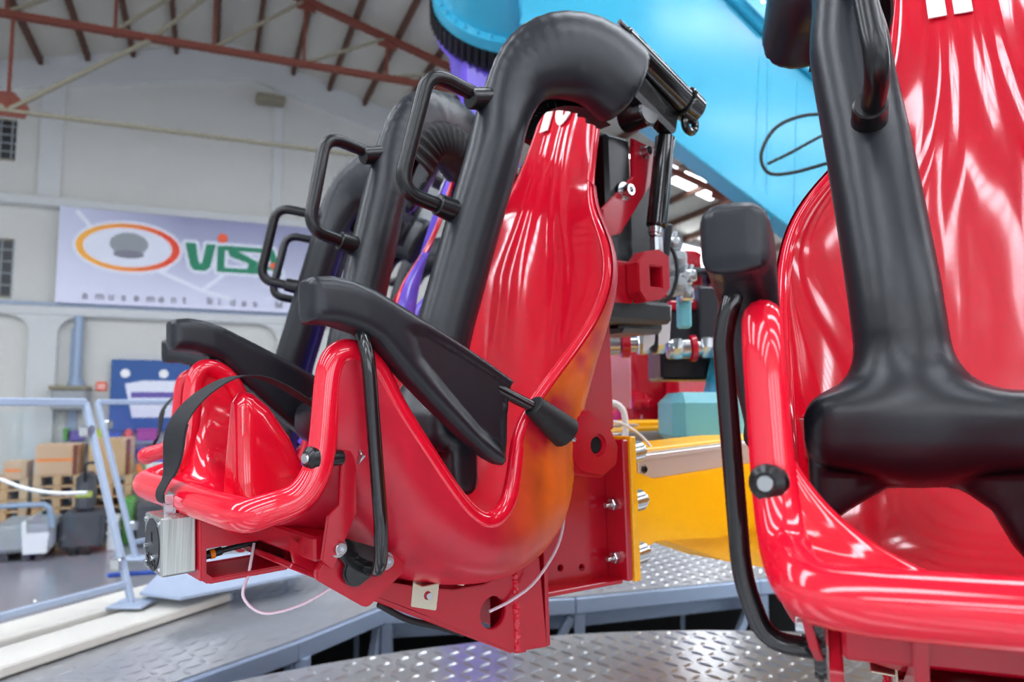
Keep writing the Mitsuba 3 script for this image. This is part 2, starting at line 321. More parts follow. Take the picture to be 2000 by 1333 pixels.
# trusses of the roof: members meet in gusset plates
def truss(v, label):
    k = numbered('roof_truss'); labels[k] = {'label': label, 'category': 'roof truss'}
    P = lambda u, z: A3(u, v, z)
    def bar(name, p, q, w, m): put(name, hall(beam(p, q, w, w * .8, .005)), m, k, 30)
    zc = lambda u: roof_z(u) - .20
    bar('bottom_chord', P(-9.8, 5.28), P(12.9, 5.28), .11, 'rust_steel')
    bar('top_chord', P(RIDGE_U, zc(RIDGE_U)), P(12.9, zc(12.9)), .12, 'rust_steel'); bar('top_chord', P(RIDGE_U, zc(RIDGE_U)), P(-9.8, zc(-9.8)), .12, 'rust_steel')
    bar('tie_rod', P(-9.0, 3.94), P(3.4, 3.94), .06, 'dull_iron'); bar('hanger', P(-2.62, 3.94), P(-2.62, 5.28), .05, 'rust_steel')
    bar('brace', P(-2.60, 3.96), P(-.95, 5.25), .065, 'dull_iron'); bar('brace', P(-2.66, 3.96), P(-4.6, 5.25), .065, 'dull_iron'); bar('brace', P(-.9, 5.3), P(.15, 6.5), .06, 'dull_iron')
    us = np.arange(-9.2, 12.6, 1.3)
    for a, b in zip(us, us[1:]):
        if zc(b) > 5.32 and zc(a) > 5.32 : bar('brace', P(a, 5.3), P(b, zc(b)), .055, 'dull_iron'); bar('brace', P(b, 5.3), P(b, zc(b)), .05, 'rust_steel')
        put('gusset_plate', hall(prism(Polygon([(b - .16, zc(b) - .14), (b + .16, zc(b) - .18), (b + .10, zc(b) + .03), (b - .10, zc(b) + .05)]), v - .015, v + .015)), 'rust_steel', k, 30)
    put('gusset_plate', hall(prism(Polygon([(-2.86, 3.86), (-2.42, 3.86), (-2.38, 4.02), (-2.56, 4.20), (-2.70, 4.20), (-2.86, 4.02)]), v - .015, v + .015)), 'rust_steel', k, 30)
truss(3.0, 'rust-brown lattice truss under the roof nearest the gable wall')
c_ = at_wall(225, 57, 2.93); lk_ = thing('strip_lamp', 'short white strip lamp on the rust-brown roof truss at the upper left', 'lamp')
put('lamp_body', hb(c_[0] - .19, 2.86, c_[2] - .05, c_[0] + .19, 2.94, c_[2] + .03), 'white_plastic', lk_); put('lamp_bracket', hb(c_[0] - .03, 2.88, c_[2], c_[0] + .03, 2.92, 5.24), 'dull_iron', lk_)
# --- things on the gable wall
bk = numbered('wall_banner'); labels[bk] = {'label': 'wide lilac-grey banner with an oval logo and green lettering', 'category': 'banner'}
B0, B1, Z0, Z1 = -2.43, 2.35, 1.72, 3.36
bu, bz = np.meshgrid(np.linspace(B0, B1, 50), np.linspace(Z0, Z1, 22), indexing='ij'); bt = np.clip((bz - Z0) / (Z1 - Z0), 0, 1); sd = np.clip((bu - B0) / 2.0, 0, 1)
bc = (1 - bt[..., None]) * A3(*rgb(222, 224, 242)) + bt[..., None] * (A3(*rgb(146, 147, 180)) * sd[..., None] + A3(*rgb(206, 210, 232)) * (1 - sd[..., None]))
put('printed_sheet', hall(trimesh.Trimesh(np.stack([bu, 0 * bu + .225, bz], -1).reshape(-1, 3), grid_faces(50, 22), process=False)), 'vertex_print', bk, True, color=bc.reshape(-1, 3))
put('backing_board', hb(B0, .10, Z0, B1, .222, Z1), 'banner_cloth', bk)
def flat(poly, m, name, v, label=None): put(name, hall(prism(poly, v, v + .004)), m, bk, False, label=label)
def wz(x, y): q = at_wall(x, y, .23); return q[0], q[2]
ec = wz(252, 484)
def ell(c, a, b, n=64, rot=0.0): t = np.linspace(0, 2 * np.pi, n, endpoint=False); x, y = a * np.cos(t), b * np.sin(t); return Polygon(np.stack([c[0] + x * math.cos(rot) - y * math.sin(rot), c[1] + x * math.sin(rot) + y * math.cos(rot)], 1))
flat(ell(ec, .86, .47, rot=0), 'print_pale', 'logo_halo', .228)
t = np.linspace(0, 2 * np.pi, 97); ro, ri = np.stack([.81 * np.cos(t), .42 * np.sin(t)], 1), np.stack([.69 * np.cos(t) - .01, .345 * np.sin(t) + .0], 1)
RV = np.vstack([np.stack([ec[0] + ro[:, 0], 0 * t + .2335, ec[1] + ro[:, 1]], 1), np.stack([ec[0] + ri[:, 0], 0 * t + .2335, ec[1] + ri[:, 1]], 1)]); i = np.arange(96)
g_ = np.clip(.5 - .62 * np.cos(t), 0, 1)[:, None]; rc = A3(*rgb(236, 78, 48)) * (1 - g_) + A3(*rgb(250, 180, 70)) * g_
put('logo_ring', hall(trimesh.Trimesh(RV, np.vstack([np.stack([i, i + 1, i + 98], 1), np.stack([i, i + 98, i + 97], 1)]), process=False)), 'vertex_print', bk, True, color=np.vstack([rc, rc]), label='orange and yellow oval ring')
flat(ell((ec[0] - .01, ec[1]), .68, .335), 'print_pale', 'logo_ground', .2325)
flat(ell((ec[0] - .0, ec[1] + .06), .30, .20), 'grey_box', 'logo_sphere', .237); flat(ell((ec[0], ec[1] - .12), .24, .07), 'print_grey', 'logo_shadow', .242)
# green lettering, drawn as strokes
def word(strokes, x0, y0, sx, sy, wd):
    return [shapely.affinity.translate(shapely.affinity.scale(s_, sx, sy, origin=(0, 0)), x0, y0).buffer(wd, cap_style=2, join_style=2) for s_ in strokes]
vx, vy = wz(362, 527); ex_, ey_ = wz(551, 540); W = ex_ - vx; Hh = wz(362, 474)[1] - vy
Vp = Polygon([(-.01, 1), (.095, 1), (.125, .36), (.15, .22), (.17, .36), (.20, 1), (.295, 1), (.245, .13), (.20, 0), (.09, 0), (.05, .13)])
Ip = Polygon([(.315, .97), (.39, .97), (.39, 0), (.315, 0)])
Sp = shapely.union_all([sbox(.39, .82, .78, .99), sbox(.39, 0, .70, .16), Polygon([(.42, .86), (.50, .86), (.74, .45), (.70, 0), (.62, 0), (.64, .38), (.44, .60)])])
Ap = Polygon([(.70, 0), (.80, .98), (.90, .98), (1.0, 0), (.92, 0), (.90, .18), (.80, .18), (.775, 0)]).difference(Polygon([(.81, .32), (.885, .32), (.85, .75)]))
hal = []
for nm_, pg in (('letter_v', Vp), ('letter_i', Ip), ('letter_s', Sp), ('letter_a', Ap)):
    pg = shapely.affinity.translate(shapely.affinity.scale(pg, W, Hh, origin=(0, 0)), vx, vy); hal.append(pg); flat(pg, 'print_green', 'letter', .2415)
flat(shapely.union_all(hal).buffer(.055), 'print_pale', 'lettering_halo', .2285)
flat(Point(*wz(435, 466)).buffer(.085), 'print_orange', 'letter_dot', .2415); flat(Point(wz(533, 520)).buffer(.055), 'print_orange', 'letter_dot', .247)
p0, p1 = wz(160, 574), wz(545, 600); msg = 'amusement Rides M'; step = (p1[0] - p0[0]) / 16.4
for i, c in enumerate(msg):
    if c == ' ': continue
    m = text_mesh(c, .115, .004, True); v_ = np.array(m.vertices); mesh_ = trimesh.Trimesh(np.stack([p0[0] + i * step + v_[:, 0], .235 - v_[:, 2] + .0045, 1.80 + v_[:, 1]], 1), m.faces[:, ::-1], process=False)
    put('small_letter', hall(mesh_), 'print_grey', bk, False)
for q in (((150, 411), (180, 447)), ((310, 530), (395, 568), (450, 585)), ((395, 568), (437, 537)), ((318, 532), (345, 505))):
    flat(LineString([wz(*a_) for a_ in q]).buffer(.035, cap_style=2), 'print_pale', 'printed_ray', .2275)
# poster, small sign, ventilation, lamp, windows
pu0, pz1 = at_wall(218, 702, .15)[[0, 2]]; pk = thing('wall_poster', 'dark blue poster of a white ride on the wall below the banner', 'poster')
put('sheet', hb(pu0, .02, -.45, pu0 + 1.75, .15, pz1), 'poster_blue', pk)
def fl2(poly, m, name, v=.152): put(name, hall(prism(poly, v, v + .003)), m, pk, False)
fl2(Polygon([(pu0 + .22, pz1 - .42), (pu0 + .5, pz1 - .36), (pu0 + 1.3, pz1 - .36), (pu0 + 1.6, pz1 - .42), (pu0 + 1.5, pz1 - 1.0), (pu0 + .35, pz1 - 1.0)]), 'print_pale', 'pictured_ride'); fl2(sbox(pu0 + .32, pz1 - .66, pu0 + 1.55, pz1 - .56), 'violet_plastic', 'pictured_band', .156)
for q in (.22, .82, 1.3): fl2(Point(pu0 + q, pz1 - .24).buffer(.075), 'white_print', 'pictured_lamp', .156)
sg = at_wall(198, 755, .03); sgk = thing('wall_sign', 'small red and white sign on the wall left of the poster', 'sign', mesh=hb(sg[0] - .08, .0, sg[2] - .075, sg[0] + .08, .03, sg[2] + .075, .003), bsdf='print_orange')
for q in (-.035, .01): put('printed_line', hb(sg[0] - .06, .029, sg[2] + q, sg[0] + .06, .033, sg[2] + q + .02, .0005), 'white_print', sgk, False)
v0 = at_wall(138, 760, .4); vk = thing('ventilation_unit', 'grey box unit with a vertical pipe above it, beside the pier', 'ventilation unit')
put('casing', hb(v0[0] - .26, .05, v0[2] - .35, v0[0] + .24, .55, v0[2] + .02, .03), 'grey_box', vk); put('hood', hb(v0[0] - .29, .02, v0[2] - .02, v0[0] + .27, .6, v0[2] + .05, .02), 'dull_iron', vk); put('duct', hall(cyl((v0[0] + .04, .2, v0[2] + .04), (v0[0] + .04, .2, 1.5), .075)), 'grey_steel', vk); put('flange', hall(cyl((v0[0] + .04, .2, v0[2] + .04), (v0[0] + .04, .2, v0[2] + .20), .14, .09)), 'grey_steel', vk)
l0 = at_wall(530, 193, .35); lk = thing('wall_lamp', 'flat grey lamp fixed high on the gable wall', 'lamp')
put('lamp_housing', hall(cat(cbox(l0 + [-.27, -.25, -.05], l0 + [.25, .1, .06], .02))), 'dull_iron', lk); put('bracket', hall(cyl(l0 + A3(0, -.3, .02), l0 + A3(0, .0, .02), .03)), 'dull_iron', lk)
for (x, y, w, h, lab) in ((11, 272, .26, .72, 'small dark barred window high at the left edge'), (3, 523, .2, 1.0, 'dark window at the left edge beside the banner')):
    c = at_wall(x, y, .02); k = numbered('window_' + ('61' if y < 400 else '62')); labels[k] = {'label': lab, 'category': 'window', 'kind': 'structure'}
    put('frame', cat(hb(c[0] - w, -.02, c[2] - h / 2, c[0] + .15, .01, c[2] - h / 2 + .04), hb(c[0] - w, -.02, c[2] + h / 2 - .04, c[0] + .15, .012, c[2] + h / 2)), 'dull_iron', k)
    put('dark_pane', hb(c[0] - w, -.02, c[2] - h / 2, c[0] + .15, .006, c[2] + h / 2), 'dark_steel', k)
    for i in range(1, 5): put('glazing_bar', hb(c[0] - w, .0, c[2] - h / 2 + h * i / 5, c[0] + .15, .02, c[2] - h / 2 + h * i / 5 + .02, .002), 'grey_box', k)
    for i in (0, 1, 2): put('glazing_bar', hb(c[0] - w + .02 + i * .16, .0, c[2] - h / 2, c[0] - w + .04 + i * .16, .02, c[2] + h / 2, .002), 'grey_box', k)

# ------------------------------------------------------------------ platform: round inner deck, outer walkway, its legs
dc = A3(.95, .22); t = np.linspace(0, 2 * np.pi, 97)[:-1]
pk = thing('round_platform', 'round aluminium checker-plate deck in the foreground below the seats', 'platform')
put('deck_plate', moved(prism(Polygon(np.stack([dc[0] + 3.5 * np.cos(t), dc[1] + 3.5 * np.sin(t)], 1)), DECK - .008, DECK, 'z'), np.eye(4)), 'checker', pk, False)
put('rim_ring', lathe([(3.42, -.09), (3.5, -.09), (3.5, -.008), (3.42, -.008)], (dc[0], dc[1], DECK), (0, 0, 1), 96), 'grey_steel', pk, 30)
for a in np.arange(0, 2 * np.pi, np.pi / 6): put('leg', beam((dc[0] + 3.2 * math.cos(a), dc[1] + 3.2 * math.sin(a), FLOOR), (dc[0] + 3.2 * math.cos(a), dc[1] + 3.2 * math.sin(a), DECK - .09), .08, .08), 'grey_steel', pk)
def tread(poly, z, pitch=.072, rise=.006):                # raised lens-shaped ribs of checker plate, alternately turned
    poly = poly.buffer(-.03); x0, y0, x1, y1 = poly.bounds; xs, ys = np.meshgrid(np.arange(x0, x1, pitch), np.arange(y0, y1, pitch)); P_ = np.stack([xs.ravel(), ys.ravel()], 1)
    odd = ((np.round((xs - x0) / pitch) + np.round((ys - y0) / pitch)) % 2).ravel() > .5
    ok = shapely.contains_xy(poly, P_[:, 0], P_[:, 1]); P_, odd = P_[ok], odd[ok]
    L, w, h = pitch * .56, pitch * .17, rise
    base = A3((-L, 0, 0), (-L * .5, -w * .85, 0), (L * .5, -w * .85, 0), (L, 0, 0), (L * .5, w * .85, 0), (-L * .5, w * .85, 0), (-L * .45, 0, h), (L * .45, 0, h))
    f_ = np.array([(0, 1, 6), (1, 2, 7), (1, 7, 6), (2, 3, 7), (3, 4, 7), (4, 5, 6), (4, 6, 7), (5, 0, 6)]); a = np.where(odd, .785, -.785); c_, s_ = np.cos(a)[:, None], np.sin(a)[:, None]
    V = np.stack([P_[:, :1] + c_ * base[:, 0] - s_ * base[:, 1], P_[:, 1:] + s_ * base[:, 0] + c_ * base[:, 1], z + 0 * c_ + base[:, 2]], -1).reshape(-1, 3)
    return trimesh.Trimesh(V, (f_[None] + 8 * np.arange(len(P_))[:, None, None]).reshape(-1, 3), process=False)
stuffpart(put('tread_ribs', tread(Polygon(np.stack([dc[0] + 3.5 * np.cos(t), dc[1] + 3.5 * np.sin(t)], 1)).intersection(sbox(-1.8, 2.2, 4.0, 4.0)), DECK), 'checker', pk, 50))
INE = [(-2.25, 1.75), (-1.56, 2.70), (-1.02, 3.58), (-.72, 4.17), (.36, 4.37), (1.57, 4.81), (2.9, 5.1)]; OUE = [(-3.2, 1.75), (-2.36, 2.95), (-1.81, 4.31), (-1.2, 5.65), (.2, 6.0), (1.4, 6.4), (2.9, 6.8)]
for i, (nm_, a, b) in enumerate((('left', 0, 2), ('mid', 2, 3), ('back', 3, 4), ('far', 4, 5), ('end', 5, 6))):
    lab = ['grey walkway section along the glass railing at the left', 'grey walkway section behind the buckle box', 'walkway section behind the middle seat frame', 'checker-plate walkway section under the yellow arm', 'walkway section behind the right-hand seat'][i]
    k = thing('walkway_section', lab, 'walkway'); I, O = INE[a:b + 1], OUE[a:b + 1]
    put('deck_plate', prism(Polygon(I + O[::-1]), DECK - .006, DECK, 'z'), 'checker', k, False); stuffpart(put('tread_ribs', tread(Polygon(I + O[::-1]), DECK, .072, .003 if i < 2 else .006), 'checker', k, 50))
    for p, q in zip(I, I[1:]):
        put('edge_beam', beam((*p, DECK - .053), (*q, DECK - .053), .05, .09, .006), 'grey_steel', k)
        if i in (2, 3): put('lower_rail', beam((p[0] - .05, p[1] + .22, DECK - .17), (q[0] - .05, q[1] + .22, DECK - .17), .06, .14, .006), 'grey_steel', k)
    for p, q in zip(O, O[1:]): put('edge_beam', beam((*p, DECK - .053), (*q, DECK - .053), .05, .09, .006), 'grey_steel', k)
    for p, q in zip(O, O[1:]): put('added_skirt', beam((p[0], p[1], (DECK - .10 + FLOOR) / 2), (q[0], q[1], (DECK - .10 + FLOOR) / 2), .012, DECK - .10 - FLOOR - .004, .003), 'dark_void', k)  # added black skirts, hide the lit floor so the underside stays dark
    for p in (I[0], I[-1], O[-1]):
        put('leg', beam((p[0] + .03, p[1] + .03, FLOOR), (p[0] + .03, p[1] + .03, DECK - .09), .06, .06), 'grey_steel', k)
        put('foot', cbox(A3(p[0] - .05, p[1] - .05, FLOOR), A3(p[0] + .11, p[1] + .11, FLOOR + .012), .003), 'grey_steel', k)
    for p, q in zip(I, I[1:]): put('diagonal_brace', beam((q[0] - .02, q[1] + .03, DECK - .12), (p[0] * .35 + q[0] * .65, p[1] * .35 + q[1] * .65 + .03, FLOOR + .05), .045, .045), 'grey_steel', k)
# dark sheet added as the shade in the gap below the platforms
thing('shade_sheet', 'dark sheet added on the floor as shade in the gap under the platforms', 'sheeting', mesh=prism(Polygon([(-2.9, 1.9), (-2.0, 3.9), (-1.1, 5.5), (.2, 5.9), (2.8, 6.7), (2.8, 1.5)]), FLOOR - .001, FLOOR + .001, 'z'), bsdf='dark_void')
# white kerb channels outside the walkway
kd = A3(-1.81 + 2.36, 4.31 - 2.95); kd /= np.linalg.norm(kd); kn = A3(-kd[1], kd[0])
for i, (o, z, lab) in enumerate(((-.13, -1.046, 'scuffed white kerb beam along the walkway, the nearer of two'), (.17, -1.03, 'white kerb beam under the glass railing'))):
    a = A3(-2.36, 2.95) - kd * 2.2 + kn * o; b = A3(-1.81, 4.31) + kd * (.02 if i == 0 else -.05) + kn * o
    k = thing('kerb_beam', lab, 'beam'); put('channel', beam((*a, z - .023), (*b, z - .023), .25, .046, .008), 'walk_paint', k); put('end_cap', beam((*b, z - .023), (*(b + kd * .006), z - .023), .245, .044, .002), 'grey_steel', k)
# ------------------------------------------------------------------ the ride: a tilted wheel of seats, each on a yellow arm
HUB = A3(1.61492, 3.07508, -.04638); RAD = 2.8239
def rotm(yaw, pitch, roll):
    c, s = math.cos(yaw), math.sin(yaw); Rz = A3([c, -s, 0], [s, c, 0], [0, 0, 1])
    c, s = math.cos(pitch), math.sin(pitch); Ry = A3([c, 0, s], [0, 1, 0], [-s, 0, c])
    c, s = math.cos(roll), math.sin(roll); Rx = A3([1, 0, 0], [0, c, -s], [0, s, c]); return Rz @ Ry @ Rx
def seat_matrix(a, hub=HUB, tilt=(-.02996, .02551), R=RAD):
    M = np.eye(4); M[:3, :3] = rotm(0, *tilt) @ rotm(a, 0, 0); M[:3, 3] = hub + M[:3, :3] @ A3(R, 0, 0); return M
# seat coordinates: x to the rider's front, y to the rider's left, z up, origin at the middle of the front edge
SEAT = []                                     # (key below the seat, ply dict, label, kind)
seat_count = {}
def sp(name, mesh, bsdf, parent='', smooth=35, label=None, kind=None, **kw):
    k = f'{parent}__{name}' if parent else name; n = seat_count.get(k, 0); seat_count[k] = n + 1; k = k if n == 0 else f'{k}_{n:03d}'
    SEAT.append((k, shape(mesh, bsdf, smooth, **kw), label, kind)); return k

# --- shell: rows of centre line (cx, cz), edge (rx, rz, half width), roundness of the section
ST = A3(
    (-1.000, 1.035, -.990, 1.020, .085, 2.2), (-.945, .930, -.965, .920, .108, 2.6), (-.898, .810, -.925, .800, .118, 2.8), (-.866, .700, -.885, .690, .132, 2.6),
    (-.840, .610, -.835, .600, .168, 2.3), (-.822, .545, -.775, .545, .225, 2.2), (-.812, .490, -.750, .490, .285, 2.1), (-.804, .440, -.742, .440, .320, 2.1),
    (-.795, .370, -.725, .365, .334, 2.1), (-.782, .285, -.672, .285, .333, 2.2), (-.764, .195, -.595, .222, .330, 2.3), (-.740, .100, -.520, .163, .327, 2.5),
    (-.702, .005, -.475, .090, .325, 2.8), (-.640, -.085, -.459, .020, .325, 3.0), (-.560, -.140, -.442, -.030, .325, 3.2), (-.480, -.160, -.404, -.058, .325, 3.2),
    (-.405, -.158, -.364, -.043, .325, 3.2), (-.335, -.142, -.321, .004, .325, 3.3), (-.275, -.118, -.264, .084, .325, 3.4), (-.225, -.090, -.218, .151, .325, 2.9),
    (-.185, -.066, -.190, .203, .325, 2.8), (-.152, -.048, -.160, .228, .325, 2.7), (-.124, -.034, -.130, .232, .324, 2.6), (-.108, -.026, -.111, .207, .323, 2.6),
    (-.094, -.020, -.104, .140, .321, 2.6), (-.077, -.014, -.096, .070, .318, 2.6), (-.052, -.008, -.070, .024, .311, 2.6), (-.026, -.004, -.030, .010, .300, 2.6), (0, 0, 0, 0, .284, 2.4))
NU, NV = 150, 61
ST2 = spline(ST, NU)
for _ in range(60): ST2[1:75] = np.where((np.arange(1, 75) < 62)[:, None], (ST2[:74] + 2 * ST2[1:75] + ST2[2:76]) / 4, ST2[1:75])
th = np.linspace(-np.pi / 2, np.pi / 2, NV); cx, cz, rx, rz, hw, mm = (ST2[:, k:k + 1] for k in range(6))
e = 2 / mm; gy = np.sign(np.sin(th)) * np.abs(np.sin(th)) ** e; gd = 1 - np.abs(np.cos(th)) ** e
INN = np.stack([cx + (rx - cx) * gd, hw * gy, cz + (rz - cz) * gd], -1)
fade = np.clip((cz - .16) / .12, 0, 1) * np.clip((1.1 - cz) / .1, 0, 1); Y = INN[..., 1]; sc = np.clip(hw / .3, .42, 1)
rib = .0045 * np.exp(-((np.abs(Y) - .115 * sc) / .014) ** 2) + .004 * np.exp(-((np.abs(Y) - .05 * sc) / .012) ** 2)
INN[..., 0] += fade * rib
def grid_normals(G):
    n = np.cross(np.gradient(G, axis=0), np.gradient(G, axis=1)); return n / (np.linalg.norm(n, axis=-1, keepdims=True) + 1e-9)
NRM = grid_normals(INN); NRM *= np.sign((NRM[20, NV // 2] @ A3(1, 0, .2)))       # towards the rider
low = np.clip((.05 - cz) / .15, 0, 1); edge = np.clip((np.pi / 2 - np.abs(th)) / .5, 0, 1)[None]
OUT = INN - NRM * ((.014 + .020 * low * edge)[..., None]); OUT[..., 0] -= (fade * rib)
# rim: the rolled edge all round
edgeL, edgeR = INN[:, -1], INN[:, 0]
rad = np.interp(np.arange(NU), np.array([0, 4, 7, 10, 13, 15, 18, 20, 22, 24, 26, 28]) * (NU - 1) / 28, [.008, .009, .011, .012, .015, .017, .017, .0185, .0195, .020, .022, .025])
front = np.stack([np.zeros(16), np.linspace(.284, -.284, 18)[1:-1], np.zeros(16)], 1); top = spline(np.array([INN[0, 0], INN[0, NV // 4], INN[0, NV // 2], INN[0, 3 * NV // 4], INN[0, -1]]), 12)[1:-1]
loop = np.vstack([edgeL, front, edgeR[::-1], top]); lr = np.concatenate([rad, np.full(16, .026), rad[::-1], np.full(10, .008)])
for _ in range(3): loop = (np.roll(loop, 1, 0) + 2 * loop + np.roll(loop, -1, 0)) / 4
rim_mesh = tube(loop, lr, 14, True)
sp('seat_shell', trimesh.Trimesh(INN.reshape(-1, 3), grid_faces(NU, NV), process=False), 'red_gloss', smooth=True); sp('rolled_rim', rim_mesh, 'red_rim', 'seat_shell', True)
ov = OUT.reshape(-1, 3); f1 = fbm(ov * 9, 4, 3)[:, None]; f2 = fbm(ov * [30, 30, 9], 4, 8)[:, None]
patch = np.clip((f1 - .33) * 9, 0, 1) * np.clip((-.40 - ov[:, :1]) / .12, 0, 1) * np.clip((ov[:, 2:] + .17) / .10, 0, 1) * np.clip((.36 - ov[:, 2:]) / .12, 0, 1)
base = A3(*rgb(178, 14, 40)) * (.75 + .5 * f2) ; raw = A3(*rgb(206, 90, 4)) * (.35 + 1.2 * f2); oc = base * (1 - .92 * patch) + raw * .92 * patch
sp('outer_skin', trimesh.Trimesh(ov, grid_faces(NU, NV, True), process=False), 'outer_skin', 'seat_shell', True, 'rough outer side of the seat shell with an orange unpainted patch', color=np.clip(oc, 0, 1))
# --- pommel between the legs
pom = A3((-.072, -.04), (-.073, .05), (-.077, .160), (-.092, .183), (-.116, .176), (-.145, .150), (-.182, .090), (-.222, -.01), (-.26, -.12))
def f_pommel(P):
    w = np.interp(P[:, 2], [-.04, .02, .1, .17], [.058, .047, .036, .022]); w = w * np.clip(1 - (-.10 - P[:, 0]) * 1.2, .75, 1.1)
    return smax(sd_poly(P[:, [0, 2]], pom), np.abs(P[:, 1]) - w, .035)
sp('pommel', sdf_mesh(f_pommel, (-.28, -.09, -.14), (-.05, .09, .21), .008), 'red_gloss', 'seat_shell', True)
# --- shoulder restraint: two padded tubes and the lap bar as one moulding
RP = spline(A3((-.386, .177, .10, .054), (-.405, .184, .249, .054), (-.440, .192, .370, .054), (-.479, .202, .497, .054), (-.517, .213, .618, .054), (-.555, .217, .735, .057), (-.606, .226, .822, .070), (-.682, .248, .864, .091), (-.768, .274, .862, .101), (-.865, .297, .808, .106)), 34)
endp, endn = A3(-.843, .292, .820), A3(-.85, .10, -.52) / np.linalg.norm([.85, .10, .52])
def f_restraint(P):
    Q = P * [1, 0, 1] + np.stack([0 * P[:, 0], np.abs(P[:, 1]), 0 * P[:, 0]], 1)
    w = np.clip((Q[:, 2] - .64) / .22, 0, 1); w = w * w * (3 - 2 * w); f = 1 + .75 * w      # the bend is flatter than the tubes
    yc = np.interp(-Q[:, 0], -RP[:, 0], RP[:, 1]); Qs = Q.copy(); Qs[:, 1] = yc + (Q[:, 1] - yc) * f; RPs = RP[:, :3]
    d = sd_chain(Qs, RPs, RP[:, 3]) / np.sqrt(f)
    d = smax(d, (Q - endp) @ endn, .018)
    q = np.abs(Q - [-.362, 0, .107]) - [.050, .298, .044]; r = .032; q += r
    bar = np.linalg.norm(np.maximum(q, 0), axis=1) + np.minimum(q.max(1), 0) - r
    d = smin(d, bar, .07)
    zl = np.interp(Q[:, 1], [0, .05, .08, .10, .13, .17, .21, .25, .28, .30], [-.085, -.07, -.03, .012, .036, .046, .036, .010, -.014, -.022])
    ap = smax(smax((zl - Q[:, 2]) * .75, Q[:, 2] - .10, .01), smax(np.abs(Q[:, 0] + .378) - .030, Q[:, 1] - .296, .02), .022)
    return smin(d, ap, .006)
rk = sp('shoulder_restraint', sdf_mesh(f_restraint, (-1.0, -.39, -.12), (-.28, .39, 1.01), .0125), 'black_foam', '', True)
for s in (1, -1):
    hp = bent([(-.455, .200 * s, .505), (-.316, .193 * s, .535), (-.372, .215 * s, .765), (-.530, .215 * s, .735)], .045, 8)
    hk = sp('handle', tube(hp, .0145, 14), 'black_plastic', rk, True)
    for p, d in (((-.428, .2 * s, .511), (.93, 0, .22)), ((-.500, .215 * s, .741), (.97, 0, -.18))):
        d = A3(*d); d /= np.linalg.norm(d); sp('collar', cyl(A3(*p) - d * .02, A3(*p) + d * .036, .0235, .021, 20), 'black_plastic', hk)
    sp('screw', bolt((-.327, .196 * s, .548), (.93, 0, -.30), .0065, .006, False), 'steel', hk)
    # ribbed bellows on the inner side of each bend
    n = 150; t = np.linspace(0, 1, n); bl = spline(A3((-.566, .178, .735), (-.618, .182, .805), (-.688, .198, .838), (-.768, .222, .836), (-.84, .242, .800)), n)
    tg = np.gradient(bl, axis=0); tg /= np.linalg.norm(tg, axis=1, keepdims=True); inw = np.cross(tg, A3(0, 1, 0)); inw = inw * -1 if inw[n // 2] @ A3(0, 0, -1) < 0 else inw
    wav = .005 * np.sin(t * 2 * np.pi * 13); ws = [(-.030, -.03), (-.024, .008), (.0, .024), (.04, .026), (.075, .022), (.088, .002), (.088, -.03)]
    G = np.stack([bl * [1, 0, 1] + inw * (a * .85) + A3(0, 1, 0)[None] * (bl[:, 1:2] * s - s * b) - (A3(0, s, 0)[None] * (wav * (b > .003))[:, None]) for a, b in ws], 1)
    sp('ribbed_bellows', trimesh.Trimesh(G.reshape(-1, 3), grid_faces(n, len(ws), s > 0), process=False), 'black_rubber', rk, 50)
    # lever, gas spring and its bracket behind the headrest
    lv = A3(-.93, .2 * s, .995), A3(-1.175, .2 * s, .890)
    sp('pivot_lever', cat(cyl(lv[0], lv[1], .034), cyl(lv[1] + A3(.012, 0, .004), lv[1] - A3(.035, 0, .014), .043, .040)), 'black_gloss', rk)
    for o in (-.012, .010): sp('lever_strip', tube(np.array([lv[0], lv[1]]) + A3(.012, s * o, .033), .006, 8), 'steel', rk)
    sp('clevis', cat(beam((-.96, .19 * s, .90), (-1.15, .17 * s, .835), .05, .07, .01), torus((-1.19, .2 * s, .840), (0, 1, 0), .022, .010), cyl((-1.03, .12 * s, .84), (-1.03, .20 * s, .84), .036)), 'black_gloss', rk)
    sg = A3(-1.138, .16 * s, .805), A3(-1.086, .16 * s, .565)
    gk = sp('gas_spring', cyl(*sg, .026), 'black_gloss')
    sp('spring_end', cat(cyl(sg[0], sg[0] + A3(-.006, 0, .04), .008), cyl(sg[1], sg[1] + A3(.006, 0, -.028), .015), cyl(sg[1] + A3(.002, 0, -.004), sg[1] + A3(.006, 0, -.02), .018)), 'steel', gk)
    sp('fork_head', cbox(sg[1] + A3(-.012, -.014, -.088), sg[1] + A3(.018, .014, -.024), .006), 'steel', gk)
    bp = Polygon([(-1.095, .485), (-1.095, .405), (-1.06, .375), (-1.0, .365), (-.975, .39), (-.975, .46), (-1.005, .49), (-1.06, .50)]).difference(sbox(-1.062, .405, -1.018, .455))
    sp('spring_bracket', cat(prism(bp, s * .15, s * .19, 'y', .003), cbox(A3(-1.0, .09 * s, .36), A3(-.86, .15 * s, .47), .006)), 'red_paint', '', 30)
    hpl = Polygon([(-1.06, .80), (-1.17, .785), (-1.135, .70), (-1.0, .545), (-.93, .525), (-.935, .60), (-1.055, .70)])
    hk2 = sp('hinge_plate', cat(prism(hpl, s * .105, s * .118, 'y', .003), prism(hpl.buffer(-.012), s * .035, s * .046, 'y', .003), cbox(A3(-.95, .04 * s, .52), A3(-.93, .11 * s, .60))), 'red_paint')
    sp('bolt', bolt((-1.02, .118 * s, .655), (0, s, 0), .016, .022), 'steel', hk2); sp('bolt', bolt((-1.035, .046 * s, .64), (0, s, 0), .012, .02), 'steel', hk2)
    sp('bolt', bolt((-1.10, .118 * s, .77), (0, s, 0), .012, .02), 'steel', hk2)
